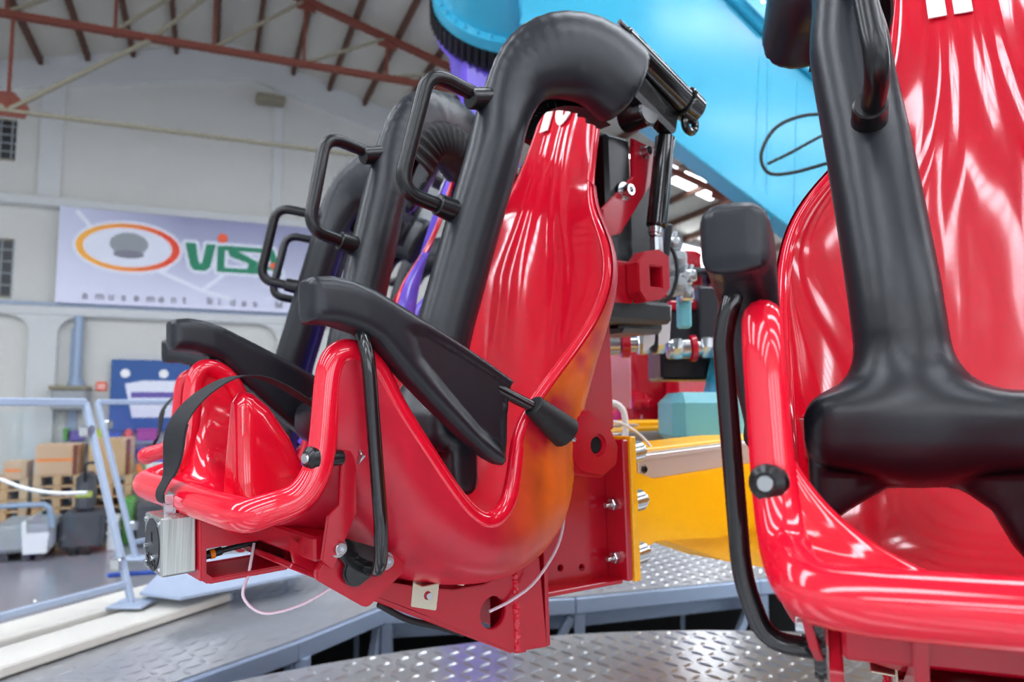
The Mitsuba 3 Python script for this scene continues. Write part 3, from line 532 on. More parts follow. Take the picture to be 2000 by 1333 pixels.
sp('ratchet_housing', cat(cbox(A3(-1.19, -.09, .30), A3(-1.02, .09, .70), .012), cbox(A3(-1.06, -.11, .44), A3(-.965, .11, .80), .01), cbox(A3(-1.15, -.15, .32), A3(-.90, .15, .375), .01)), 'black_plastic')  # middle box is an added dark fill for the gap behind the hinge plates
sp('pivot_shaft', cyl((-1.0, -.2, .90), (-1.0, .2, .90), .03), 'dark_steel', rk)
sp('back_post', cat(cbox(A3(-.97, -.10, .06), A3(-.89, .10, .44), .006), prism([(-.90, .03), (-.80, .03), (-.815, .20), (-.88, .42)], -.112, -.10), prism([(-.90, .03), (-.80, .03), (-.815, .20), (-.88, .42)], .10, .112)), 'red_paint')
# --- side pads with their rods
pad = A3((-.060, .332), (-.070, .340), (-.099, .343), (-.132, .339), (-.174, .325), (-.227, .300), (-.284, .272), (-.344, .242), (-.396, .214), (-.450, .184), (-.439, .155), (-.431, .125), (-.427, .073), (-.421, .041), (-.412, .036), (-.395, .041), (-.374, .053), (-.318, .099), (-.270, .142), (-.224, .186), (-.194, .217), (-.168, .244), (-.143, .257), (-.106, .267), (-.079, .268), (-.064, .269), (-.060, .285))
scoop = A3((-.222, .262), (-.255, .267), (-.323, .238), (-.445, .176), (-.424, .134), (-.414, .060), (-.360, .098), (-.290, .166), (-.238, .218))
def pad_fn(s):
    def f(P):
        q = P[:, [0, 2]]; d2 = sd_poly(q, pad) + .002; ds = sd_poly(q, scoop); half = np.interp(P[:, 0], [-.45, -.3, -.15, -.06], [.020, .026, .033, .031])
        dent = .012 * np.clip(.5 - ds / .020, 0, 1) ** 1.2 * np.clip(.2 + (-.2 - P[:, 0]) * 8, 0, 1)
        yy = s * P[:, 1] - (.342 + .0 * P[:, 0]); dy = np.where(yy > 0, yy - half + dent, -yy - half)
        return smax(d2, dy, .024)
    return f
pad_mesh = sdf_mesh(pad_fn(1), (-.48, .29, .015), (-.04, .40, .36), .0065); M_ = np.diag([1, -1, 1, 1.])
for s in (1, -1):
    pm = pad_mesh if s > 0 else sdf_mesh(pad_fn(-1), (-.48, -.40, .015), (-.04, -.29, .36), .0065)
    pk = sp('side_pad', pm, 'black_foam', '', True)
    sp('support_rod', tube(bent([(-.149, .352 * s, .262), (-.152, .366 * s, .22), (-.172, .360 * s, -.035), (-.180, .340 * s, -.098), (-.186, .285 * s, -.102)], .03, 8), .0105, 14), 'black_gloss', pk, True)
    fp = shapely.union_all([Point(-.134, -.062).buffer(.017), Point(-.214, -.095).buffer(.016), Point(-.166, -.104).buffer(.022), Polygon([(-.134, -.045), (-.214, -.078), (-.205, -.111), (-.172, -.124), (-.14, -.080)])]).buffer(.004).buffer(-.004)
    fk = sp('foot_plate', prism(fp, .283 * s, .294 * s, 'y', .003), 'black_gloss', pk)
    for x, z in ((-.134, -.062), (-.214, -.095)): sp('bolt', bolt((x, .297 * s, z), (0, s, 0), .0095, .011), 'steel', fk)
    sp('end_rod', tube([(-.40, .340 * s, .175), (-.49, .358 * s, .131)], .0105, 12), 'black_gloss', pk)
    sk = sp('pivot_sleeve', cyl((-.478, .358 * s, .139), (-.553, .362 * s, .085), .020, .030, 24), 'black_rubber', pk)
    sp('washer', cyl((-.553, .362 * s, .085), (-.5555, .3621 * s, .0832), .021, n=24), 'cardboard', sk); sp('nut', nut((-.556, .3622 * s, .0828), (-.81, .04 * s, -.58), .009, .009, .012), 'steel', sk)
    # boss on the frame that carries the pad's pivot
    lug = Point(-.700, .045).buffer(.055).union(Polygon([(-.66, .11), (-.60, .12), (-.58, .05), (-.64, -.01), (-.70, -.01)])).buffer(.01).buffer(-.01)
    lug2 = Polygon([(-.61, .105), (-.66, .115), (-.715, .080), (-.735, .045), (-.73, .015), (-.69, -.005), (-.63, .01), (-.60, .05)]).buffer(.012)
    bk = sp('pad_boss', cat(prism(lug, .215 * s, .24 * s, 'y', .004), prism(lug2.buffer(-.004).difference(Point(-.682, .052).buffer(.0165)), .24 * s, .318 * s, 'y', .006), cyl((-.62, .24 * s, .05), (-.78, .21 * s, .03), .032)), 'red_paint', '', 40)
    sp('bore', cyl((-.682, .25 * s, .052), (-.682, .31 * s, .052), .0163, n=24), 'dark_void', bk)
    # red lug plate, its spacer and the rim bolt
    tab = prism([(-.128, .086), (-.151, .084), (-.158, -.011), (-.127, -.093), (-.108, -.076), (-.112, -.010), (-.128, .005)], .318 * s, .326 * s, 'y', .001)
    tv = np.array(tab.vertices); tv[:, 1] -= s * .22 * np.clip(.06 - tv[:, 2], 0, 1); tab.vertices = tv       # leans inwards
    tk = sp('rim_bracket', cat(tab, prism(Polygon([(-.14, -.075), (-.235, -.100), (-.245, -.115), (-.19, -.15), (-.12, -.10)]).buffer(.014), .268 * s, .280 * s, 'y', .002)), 'red_paint')
    dv = A3(-.85, .02 * s, .02)
    sp('rim_bolt', cat(lathe([(0, .013), (.010, .013), (.0165, .008), (.0185, 0), (0, 0)][::-1], (-.084, .322 * s, .078), (.97, .18 * s, .05), 28)), 'black_plastic', tk)
    sp('bolt_socket', lathe([(0, .003), (.007, .003), (.008, .0), (0, 0)][::-1], (-.0715, .324 * s, .0785), (.97, .18 * s, .05), 20), 'steel', tk)
    sp('spacer', cyl((-.098, .322 * s, .076), (-.130, .320 * s, .075), .0115), 'black_plastic', tk); sp('nut', nut((-.154, .322 * s, .075), (-.98, -.16 * s, 0), .0095, .010, .010), 'steel', tk)
# --- welded frame below
side = Polygon([(-.094, -.052), (-.102, -.094), (-.162, -.129), (-.315, -.210), (-.543, -.341), (-.570, -.345), (-.570, -.172), (-.47, -.196), (-.40, -.192), (-.33, -.174), (-.25, -.147), (-.17, -.104)]).difference(Point(-.490, -.252).buffer(.030))
web = Polygon([(-.545, -.341), (-.632, -.352), (-.652, -.262), (-.885, -.275), (-.885, .040), (-.765, .040), (-.745, -.03), (-.70, -.11), (-.62, -.168), (-.55, -.197)])
for q in ((-.735, -.225), (-.80, -.235)): web = web.difference(Point(q).buffer(.0075))
fr = sp('seat_frame', cat(*[prism(side, s * .200, s * .212, 'y', .0015) for s in (1, -1)], *[prism(web, s * .128, s * .140, 'y', .0015) for s in (1, -1)],
    prism([(-.543, -.341), (-.632, -.352), (-.618, -.166), (-.543, -.190)], .14, .206, 'y', .004), prism([(-.543, -.341), (-.632, -.352), (-.618, -.166), (-.543, -.190)], -.206, -.14, 'y', .004),
    beam((-.10, 0, -.098), (-.545, 0, -.340), .40, .010, .002), beam((-.652, 0, -.258), (-.885, 0, -.273), .37, .010, .002), cbox(A3(-.645, -.2, -.353), A3(-.635, .2, -.155), .002),
    cbox(A3(-.150, -.268, -.084), A3(-.108, .268, -.046), .004)), 'red_paint', '', 30)
sp('rear_flange', cbox(A3(-.903, -.2, -.272), A3(-.885, .2, .044), .003), 'red_paint', fr)
for s in (1, -1):
    for z in (-.102, -.222): sp('bolt', nut((-.886, s * .168, z), (1, 0, 0), .014, .016, .018), 'steel', fr)
    wl = np.stack([np.full(60, -.546), np.full(60, s * .212), np.linspace(-.335, -.19, 60)], 1) + rng.normal(0, .0012, (60, 3)); sp('weld_bead', tube(wl, .0055 + .0015 * np.sin(np.arange(60) * 1.9), 8), 'bead_weld', fr)
    ck = sp('cable_cleat', cat(prism(Polygon([(-.318, -.158), (-.366, -.170), (-.358, -.216), (-.312, -.200)]).buffer(.003).difference(Point(-.343, -.190).buffer(.0075)), s * .2125, s * .2150), beam((-.345, s * .214, -.168), (-.345, s * .240, -.166), .05, .003, .001), beam((-.365, s * .228, -.166), (-.408, s * .228, -.180), .018, .004, .001)), 'zinc', fr)
    sp('cleat_screw', cyl((-.347, s * .208, -.192), (-.347, s * .216, -.192), .006), 'steel', ck)
sp('front_bracket', cat(prism(Polygon([(-.004, -.030), (-.004, -.125), (-.020, -.136), (-.150, -.136), (-.165, -.120), (-.150, -.050)]).difference(Polygon([(-.014, -.078), (-.014, -.118), (-.024, -.127), (-.140, -.127), (-.150, -.115), (-.142, -.078)])), .052, .066, 'y', .002),
    prism(Polygon([(-.004, -.030), (-.004, -.125), (-.020, -.136), (-.150, -.136), (-.165, -.120), (-.150, -.050)]).difference(Polygon([(-.014, -.078), (-.014, -.118), (-.024, -.127), (-.140, -.127), (-.150, -.115), (-.142, -.078)])), -.066, -.052, 'y', .002),
    cbox(A3(-.014, -.06, -.13), A3(-.004, .06, -.03), .002), cbox(A3(-.145, -.06, -.136), A3(-.014, .06, -.128), .002)), 'red_paint', fr)
# --- buckle box, tongue and strap
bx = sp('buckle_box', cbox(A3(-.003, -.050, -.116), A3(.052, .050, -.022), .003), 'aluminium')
n_ = 40; a_ = np.linspace(0, 2 * np.pi, n_, endpoint=False)
sp('cover_plate', prism(Point(0, -.070).buffer(.043), .0515, .0535, 'x', .0008), 'dark_steel', bx)
for y, z in ((.040, -.032), (-.040, -.032), (.040, -.106), (-.040, -.106)): sp('screw', bolt((.052, y, z), (1, 0, 0), .0042, .003, False), 'steel', bx)
for y, z in ((.018, -.088), (-.026, -.075)): sp('screw', bolt((.0535, y, z), (1, 0, 0), .0045, .006, False), 'steel', bx)
t3 = text_mesh('583', .020, .0012, True); w_ = t3.bounds[1, 0]; M3 = np.array([[0, 0, 1, .0536], [1, 0, 0, -w_ / 2 - .004], [0, 1, 0, -.106], [0, 0, 0, 1.]]); sp('stamped_mark', moved(t3, M3), 'black_gloss', bx, False)
t1 = text_mesh('1', .014, .0012, True); M3 = M3.copy(); M3[1, 3], M3[2, 3] = -.006, -.064; sp('stamped_mark', moved(t1, M3), 'black_gloss', bx, False)
sp('connector', cat(cyl((-.006, .03, -.098), (-.05, .03, -.092), .007), cyl((-.05, .03, -.092), (-.11, .03, -.086), .0045)), 'dark_steel', bx); sp('connector_ring', cyl((-.030, .03, -.0953), (-.038, .03, -.0942), .008), 'orange_plastic', bx)
tong = sp('buckle_tongue', cat(cbox(A3(.020, -.022, -.026), A3(.024, .022, .012), .0015), cbox(A3(.024, .016, -.024), A3(.040, .022, .012), .0015), cbox(A3(.0, -.02, -.023), A3(.038, .024, -.020), .001)), 'steel', '')
# webbing: loop through the tongue, up over the pommel to the lap bar
cl = spline(A3((.020, 0, -.002), (.036, 0, -.004), (.041, 0, .012), (.028, 0, .040), (.022, 0, .066), (.016, 0, .116), (-.002, .0, .150), (-.034, 0, .180), (-.078, 0, .203), (-.125, 0, .205), (-.175, 0, .185), (-.24, 0, .145), (-.325, 0, .10)), 90)
tn = np.gradient(cl, axis=0); tn /= np.linalg.norm(tn, axis=1, keepdims=True); nn = np.cross(tn, A3(0, 1, 0))
yaw = np.interp(np.arange(90), [0, 20, 34, 52, 70, 89], [0, 0, .5, .35, .1, 0]); wy = np.stack([np.sin(yaw) * -1, np.cos(yaw), 0 * yaw], 1)
G = np.stack([cl + wy * a + nn * b for a, b in ((-.022, -.001), (-.022, .001), (-.010, .0014), (.010, .0014), (.022, .001), (.022, -.001), (-.022, -.001))], 1)
sk = sp('crotch_strap', trimesh.Trimesh(G.reshape(-1, 3), grid_faces(90, 7), process=False), 'webbing', '', 40)
sp('stitched_fold', trimesh.Trimesh((G[22:40] + nn[22:40, None] * .0022).reshape(-1, 3), grid_faces(18, 7), process=False), 'webbing', sk, 40)
# --- thin clear tubes
tb = sp('drain_tube', tube(spline(A3((-.10, .045, -.085), (-.085, .06, -.13), (-.07, .075, -.165), (-.10, .09, -.195), (-.155, .12, -.185), (-.215, .16, -.150), (-.25, .195, -.145)), 40), .0028, 8), 'clear_tube', '', True)
sp('drain_tube', tube(spline(A3((-.645, .225, .01), (-.662, .235, -.06), (-.640, .24, -.14), (-.580, .235, -.205), (-.530, .22, -.235), (-.485, .207, -.250)), 40), .0032, 8), 'clear_tube', '', True)
sp('edge_trim', tube(spline(A3((-.31, .10, -.222), (-.37, .10, -.262), (-.44, .10, -.292), (-.50, .10, -.32)), 20), .006, 8), 'black_rubber', fr, True)

def digits(txt):
    y, ms = -.062, []
    for c in txt:
        if c == '1': pg = shapely.union_all([sbox(0, 0, .030, .135), Polygon([(0, .135), (-.018, .105), (-.018, .085), (.004, .100)])]); w = .042
        elif c == '0': pg = Point(0, 0).buffer(1); pg = shapely.affinity.translate(shapely.affinity.scale(pg, .036, .068, origin=(0, 0)), .036, .067).difference(shapely.affinity.translate(shapely.affinity.scale(Point(0, 0).buffer(1), .012, .040, origin=(0, 0)), .036, .067)); w = .080
        else:
            t = text_mesh(c, .135, .004, True); v = np.array(t.vertices); v[:, 0] += y; ms.append(trimesh.Trimesh(v, t.faces, process=False)); y += t.bounds[1, 0] + .01; continue
        m = trimesh.creation.extrude_polygon(pg, .004, engine='earcut'); m.apply_translation([y, 0, 0]); ms.append(m); y += w
    m = cat(*ms).subdivide_to_size(.02); v = np.array(m.vertices)
    z = .832 + v[:, 1] * .93; x = np.interp(z, ST[::-1][-5:, 1], ST[::-1][-5:, 0]) + .006; ex = np.array([np.interp(abs(a), [0, .03, .06, .1], [-.008, -.003, -.002, -.01]) for a in v[:, 0]])
    return trimesh.Trimesh(np.stack([x + ex + v[:, 2], v[:, 0], z], 1), m.faces, process=False)

def place_seat(a, label, num, group=None, hub=HUB, tilt=(-.02996, .02551), R=RAD, swap=None, name='ride_chair'):
    M = seat_matrix(a, hub, tilt, R); tw = T(M.tolist()); k = numbered(name); labels[k] = {'label': label, 'category': 'ride seat'}
    if group: labels[k]['group'] = group
    for sub, d, lb, kind in SEAT:
        d = {**d, 'to_world': tw}
        if swap and d['bsdf'].get('id') in swap: d['bsdf'] = {'type': 'ref', 'id': swap[d['bsdf']['id']]}
        scene[f'{k}__{sub}'] = d
        if lb: labels[f'{k}__{sub}'] = {'label': lb}
    if num: put('headrest_number', digits(num), 'white_print', f'{k}__seat_shell', False, tw, label=f'white number on the red headrest')
    return M
AA, AB, AC = -2.44871847, -1.97733265, -2.9170582
ANG = {'A': AA, 'B': AB, 'C': AC}
MA = place_seat(AA, 'red ride seat in the middle seen from its side, orange patch on its outer shell', '10')
MB = place_seat(AB, 'large red ride seat cut off by the right edge, seen from the front', '11')
MC = place_seat(AC, 'purple ride seat mostly hidden behind the middle seat, its black handles against the banner', '9', swap={'red_gloss': 'purple_paint', 'outer_skin': 'purple_paint'})
place_seat(-4.485, 'red far ride seat seen from behind, left of the teal junction box', None, swap={'outer_skin': 'red_paint'})
place_seat(-3.385, 'purple ride seat farther back, glimpsed between the black restraint tubes of the middle seat', None, swap={'red_gloss': 'purple_paint', 'outer_skin': 'purple_paint', 'red_rim': 'purple_paint'})

# --- yellow arms from the hub to the seats
def arm(a, label, group=None):
    M = seat_matrix(a); tw = T(M.tolist()); k = numbered('seat_arm'); labels[k] = {'label': label, 'category': 'support arm'}
    if group: labels[k]['group'] = group
    put('box_beam', cat(prism([(-.925, -.015), (-1.02, -.045), (-1.10, -.072), (-2.30, -.072), (-2.30, -.27), (-1.36, -.262), (-1.10, -.230), (-.925, -.262)], -.11, .11, 'y', .004), cbox(A3(-2.30, -.10, -.03), A3(-1.0, .06, -.0), .004), prism([(-1.16, -.235), (-1.36, -.262), (-2.30, -.27), (-2.30, -.5), (-1.8, -.44), (-1.45, -.345)], -.07, .07, 'y', .003)), 'yellow_paint', k, 30, tw)
    put('end_plate', cbox(A3(-.925, -.205, -.276), A3(-.905, .205, .050), .003), 'yellow_paint', k, 30, tw)
    for s in (1, -1):
        for z in (.012, -.102, -.222): put('bolt', cat(cyl((-.925, s * .176, z), (-.965, s * .176, z), .025, n=20), cyl((-.965, s * .176, z), (-.980, s * .176, z), .015, n=14)), 'steel', k, 35, tw)
    put('cable_duct', cat(cbox(A3(-1.75, .03, -.072), A3(-1.045, .105, -.015), .002), cbox(A3(-1.75, .01, -.020), A3(-1.045, .115, -.008), .002)), 'duct_metal', k, 30, tw)
    put('duct_screw', bolt((-1.065, .105, -.045), (0, 1, 0), .008, .006), 'black_plastic', k, 35, tw)
    return M
arm(AA, 'yellow box-section arm bolted to the back of the middle seat')
arm(AB, 'yellow box-section arm behind the right-hand seat')
arm(AC, 'yellow box-section arm of the seat behind the middle one', None)
arm(-4.485, 'yellow box-section arm on the far side of the hub, left one'); arm(-3.385, 'yellow box-section arm of the farther purple seat')
HM = np.eye(4); HM[:3, :3] = rotm(0, -.02996, .02551); HM[:3, 3] = HUB; HT = T(HM.tolist())
hk = thing('wheel_hub', 'round hub of the seat wheel behind the right-hand seat', 'hub')
put('hub_drum', lathe([(0, -.55), (.48, -.55), (.50, -.53), (.50, -.03), (.48, 0), (.30, .02), (0, .02)], (0, 0, 0), (0, 0, 1), 48), 'yellow_paint', hk, 35, HT)
put('hub_column', lathe([(0, 0), (.24, 0), (.20, .5), (.17, 1.2), (0, 1.2)], (0, 0, 0), (0, 0, 1), 48), 'aqua_paint', hk, 35, HT)
# ------------------------------------------------------------------ blue boom with its slewing ring, and the purple arm below it
BD = 5.0
def bp_(x, y): q = at_depth(x, y, BD); return (q[0], q[2])
k = thing('ride_boom', 'huge light-blue steel boom crossing the top right above the seats', 'boom')
put('boom_box', prism(Polygon([bp_(1020, 34), bp_(1775, 604), bp_(1900, 420), bp_(1510, 92), bp_(1410, -8), bp_(1180, -240), bp_(985, -240), bp_(1010, -30)]), BD, BD + .18, 'y', .01), 'aqua_paint', k, 30)
put('lower_flange', prism(Polygon([bp_(1024, 30), bp_(1778, 600), bp_(1766, 620), bp_(1014, 52)]), BD - .05, BD + .20, 'y', .006), 'aqua_paint', k, 30)
put('upper_flange', prism(Polygon([bp_(1405, -15), bp_(1512, 92), bp_(1900, 420), bp_(1912, 402), bp_(1520, 74), bp_(1415, -33)]), BD - .05, BD + .20, 'y', .006), 'aqua_paint', k, 30)
for a, b in (((1486, 110), (1474, 420)), ((1502, 110), (1500, 430)), ((1560, 160), (1552, 470))):
    p, q = bp_(*a), bp_(*b); put('web_seam', beam((p[0], BD, p[1]), (q[0], BD, q[1]), .03, .012, .004, up=(0, 1, 0)), 'aqua_paint', k, 30)
put('corner_plate', prism(Polygon([bp_(1425, -5), bp_(1515, -5), bp_(1515, 45), bp_(1490, 60)]).difference(Point(bp_(1481, 18)).buffer(.016)), BD - .11, BD - .085, 'y', .003), 'aqua_paint', k, 30)
ax = A3(-.06, .88, -.47); ax /= np.linalg.norm(ax); rc_ = at_depth(1010, 5, 5.75); RS = .70
put('end_drum', lathe([(0, -1.0), (RS - .10, -1.0), (RS - .08, -.10), (RS - .012, -.09), (RS - .012, 0), (0, 0)], rc_, ax, 72), 'aqua_paint', k, 35)
ex1, ey1, _ = frame_of(ax)
for i in range(36):
    a = i * 2 * math.pi / 36; c = rc_ + (math.cos(a) * ex1 + math.sin(a) * ey1) * (RS - .045) - ax * .09
    put('flange_bolt', nut(c, -ax, .016, .018, .02), 'aqua_paint', k)
rk_ = thing('slewing_ring', 'black toothed slewing ring between the blue boom and the purple arm', 'slewing ring')
nt = 66; a_ = np.linspace(0, 2 * np.pi, nt * 4, endpoint=False); rr_ = np.tile([RS - .012, RS - .012, RS + .014, RS + .014], nt); gp = Polygon(np.stack([rr_ * np.cos(a_), rr_ * np.sin(a_)], 1))
gm = prism(gp, .002, .17, 'z', .004); MM = np.eye(4); MM[:3, 0], MM[:3, 1], MM[:3, 2], MM[:3, 3] = ex1, ey1, ax, rc_; put('gear_ring', moved(gm, MM), 'black_plastic', rk_, 30)
put('inner_race', lathe([(0, .172), (RS - .06, .172), (RS - .04, .18), (RS - .04, .2), (RS - .05, .21), (0, .21)], rc_, ax, 64), 'dark_steel', rk_, 35)
pk_ = thing('purple_arm', 'glossy purple steel arm hanging below the toothed ring', 'support arm')
put('arm_drum', lathe([(0, .212), (RS - .02, .212), (RS - .02, .25), (RS - .12, .26), (RS - .16, .75), (0, .75)], rc_, ax, 64), 'purple_paint', pk_, 35)
put('arm_box', beam(rc_ + ax * .36 + A3(-.16, 0, -.05), rc_ + ax * .40 + A3(-.38, .55, FLOOR - rc_[2] + .2), .95, .5, .05), 'purple_paint', pk_, 30)
for i in range(28):
    a = i * 2 * math.pi / 28; put('flange_bolt', nut(rc_ + (math.cos(a) * ex1 + math.sin(a) * ey1) * (RS - .06) + ax * .25, ax, .015, .016, .02), 'steel', pk_)
# black cable loop in front of the boom
thing('hanging_cable', 'thin black cable loop hanging in front of the blue boom', 'cable', mesh=tube(spline(np.array([at_depth(x, y, 3.2) for x, y in ((1700, 215), (1640, 222), (1570, 226), (1515, 250), (1487, 300), (1500, 337), (1545, 338), (1620, 318))]), 50), .008, 8), bsdf='black_rubber', smooth=True)
thing('second_cable', 'short black cable slanting through the cable loop', 'cable', mesh=tube(spline(np.array([at_depth(x, y, 3.25) for x, y in ((1500, 320), (1545, 298), (1600, 268), (1660, 240))]), 20), .007, 8), bsdf='black_rubber', smooth=True)
# ------------------------------------------------------------------ equipment on the hub, between the two near seats
def pb(x0, y0, x1, y1, d, t, c=.006):    # box whose front face covers these pixels at depth d
    a, b = at_depth(x0, y1, d), at_depth(x1, y0, d); return cbox(A3(a[0], d, a[2]), A3(b[0], d + t, b[2]), c)
k = thing('junction_box', 'matt teal-blue box on the hub under the black control box', 'box'); put('lid', pb(1319, 766, 1460, 874, 2.35, .30, .035), 'teal_paint', k, 30)
put('neck', prism(Polygon([(at_depth(x, y, 2.45)[0], at_depth(x, y, 2.45)[2]) for x, y in ((1395, 770), (1412, 690), (1500, 690), (1500, 770))]), 2.42, 2.6, 'y', .005), 'aqua_paint', k)
put('base_strip', pb(1345, 873, 1450, 880, 2.36, .28, .003), 'black_rubber', k)
k = thing('control_box', 'black control box with a red strip behind the middle seat', 'box')
put('casing', pb(1291, 600, 1410, 742, 2.62, .25, .01), 'black_plastic', k); put('red_strip', pb(1308, 587, 1372, 606, 2.60, .2, .006), 'red_paint', k); put('front_plate', pb(1310, 610, 1366, 664, 2.605, .02, .004), 'dark_steel', k)
put('round_knob', cyl(at_depth(1340, 622, 2.605), at_depth(1340, 622, 2.59), .016), 'teal_paint', k); put('column', pb(1368, 560, 1405, 690, 2.55, .1, .006), 'dark_steel', k)
for (x0, x1, y, lab) in ((1303, 1402, 683, 'shiny pipe fitting with a red clip in front of the black control box'), (1140, 1298, 676, 'shiny pipe fitting with a red clip beside the middle seat back')):
    k = thing('pipe_fitting', lab, 'pipe fitting'); d = 2.5; p, q = at_depth(x0, y, d), at_depth(x1, y - 4, d); f = lambda t_: p + (q - p) * t_
    put('pipe', cat(cyl(f(0), f(.45), .034), cyl(f(.5), f(1), .026)), 'steel', k); put('clip', cat(cyl(f(.46), f(.56), .045)), 'red_paint', k)
    for t_ in (.08, .66, .86): put('union_nut', lathe([(0, 0), (.036, 0), (.040, .006), (.040, .03), (.036, .036), (0, .036)], f(t_), q - p, 6), 'steel', k)
k = thing('valve_block', 'cluster of metal valve bodies in front of the bright window', 'valve block')
for i, (x, y, r) in enumerate(((1315, 480, .022), (1322, 510, .028), (1335, 545, .024), (1322, 560, .03), (1348, 540, .018), (1310, 530, .02), (1340, 575, .022))):
    c = at_depth(x, y, 2.3); put('valve_body', cat(cbox(c - r, c + r, r * .3), cyl(c + A3(0, -r, 0), c + A3(0, -r * 1.9, r * .3), r * .55), cyl(c + A3(0, 0, r), c + A3(r * .4, 0, r * 2.0), r * .4)), 'grey_box' if i % 2 else 'steel', k)
put('stem', pb(1328, 548, 1350, 640, 2.32, .05), 'teal_paint', k); put('mount_bar', beam(at_depth(1338, 596, 2.34), at_depth(1338, 604, 2.66), .02, .02, .003), 'dark_steel', k)
for i, (pts, lab) in enumerate(((((1285, 596), (1312, 596), (1308, 668), (1286, 676)), 'white tag hanging beside the grey bar behind the seat'), (((1258, 640), (1282, 636), (1278, 672), (1256, 690)), 'white tag below the black housing'))):
    thing('paper_tag', lab, 'tag', mesh=prism(Polygon([(at_depth(*p, 2.1)[0], at_depth(*p, 2.1)[2]) for p in pts]), 2.10, 2.104, 'y'), bsdf='white_plastic', smooth=False)
q = [at_depth(x, y, 2.12) for x, y in ((1306, 440), (1296, 520), (1282, 610), (1276, 690))]
thing('grey_bar', 'flat dark-grey perforated bar behind the gas spring', 'bar', mesh=cat(beam(q[0], q[3], .035, .02, .004)), bsdf='dark_steel')
thing('power_cable', 'black cable curving beside the valve bodies', 'cable', mesh=tube(spline(np.array([at_depth(x, y, 2.2) for x, y in ((1302, 470), (1318, 500), (1322, 540), (1312, 575), (1296, 590))]), 24), .006, 8), bsdf='black_rubber', smooth=True)
thing('pink_panel', 'pale pink plastic panel left of the far red shell', 'panel', mesh=pb(1190, 688, 1232, 800, 3.0, .04), bsdf='pink_plastic')
thing('white_hose', 'thick white hose curling behind the middle seat', 'hose', mesh=tube(spline(np.array([at_depth(x, y, 2.3) for x, y in ((1180, 792), (1200, 788), (1218, 805), (1222, 845), (1214, 860))]), 24), .010, 10), bsdf='white_plastic', smooth=True)
thing('clear_hose', 'thin clear hose arching onto the aluminium duct', 'hose', mesh=tube(spline(np.array([at_depth(x, y, d) for x, y, d in ((1185, 822, 1.9), (1215, 828, 1.95), (1250, 850, 2.0), (1280, 885, 2.0), (1300, 915, 1.98))]), 24), .004, 8), bsdf='white_plastic', smooth=True)
# ------------------------------------------------------------------ glass railing
F1, F2 = at_height(258, 1182, -1.03), at_height(266, 1092, -1.03)
def post_top(x, y, d): return at_depth(x, y, d)
T1, T2 = post_top(166, 786, F1[1] + .12), post_top(190, 786, F2[1] + .12)
def rail_panel(F, Tp, dirv, L, label):
    k = thing('glass_railing', label, 'railing'); dv = A3(*dirv, 0); dv /= np.linalg.norm(dv)
    put('post', beam(F, Tp, .034, .034, .006), 'rail_paint', k); put('post', beam(F + dv * L, Tp + dv * L, .034, .034, .006), 'rail_paint', k)
    put('top_bar', beam(Tp, Tp + dv * L, .04, .04, .006), 'rail_paint', k)
    b0 = F + (Tp - F) * .10; put('bottom_bar', beam(b0, b0 + dv * L, .03, .03, .004), 'rail_paint', k)
    put('base_plate', cbox(F + A3(-.09, -.09, -.0), F + A3(.09, .09, .012), .003), 'rail_paint', k)
    a, b = F + (Tp - F) * .12 + dv * .04, F + (Tp - F) * .96 + dv * .04; V = [a, a + dv * (L - .08), b + dv * (L - .08), b]
    put('glass_pane', trimesh.Trimesh(V, [(0, 1, 2), (0, 2, 3)], process=False), 'pane', k, False)
    for t_ in (.2, .85): c = F + (Tp - F) * t_ + dv * .03; put('clamp', cbox(c - .03, c + .03, .008), 'steel', k)
rail_panel(F1, T1, (-kd[0], -kd[1]), 1.9, 'sloping grey-blue glass railing panel at the left edge')
rail_panel(F2, T2, (.55, 1.0), 2.2, 'grey-blue glass railing panel with its post beside the buckle box')
sp_ = [at_height(x, y, -.98) for x, y in ((272, 1158), (352, 1168), (640, 1112), (560, 1075), (340, 1090))]
k = thing('step_plate', 'thin pale sheet laid by the railing post below the buckle box', 'plate'); put('sheet', prism(Polygon([q[:2] for q in sp_]), -.995, -.98, 'z', .003), 'rail_paint', k, 30)
for q in (sp_[3], sp_[4]): put('spacer_block', cbox(A3(q[0] - .02, q[1] + .03, DECK), A3(q[0] + .06, q[1] + .09, -.995), .003), 'grey_steel', k)
thing('white_cable', 'white cable sagging in from the left edge behind the glass', 'cable', mesh=tube(spline(np.array([at_depth(x, y, 4.6) for x, y in ((-60, 920), (0, 937), (50, 955), (110, 964), (170, 963))]), 24), .013, 8), bsdf='white_plastic', smooth=True)
thing('blue_pipe', 'blue pipe behind the glass near the buckle box', 'pipe', mesh=cyl(at_depth(210, 1125, 5.0), at_depth(330, 1116, 5.3), .016), bsdf='blue_plastic')
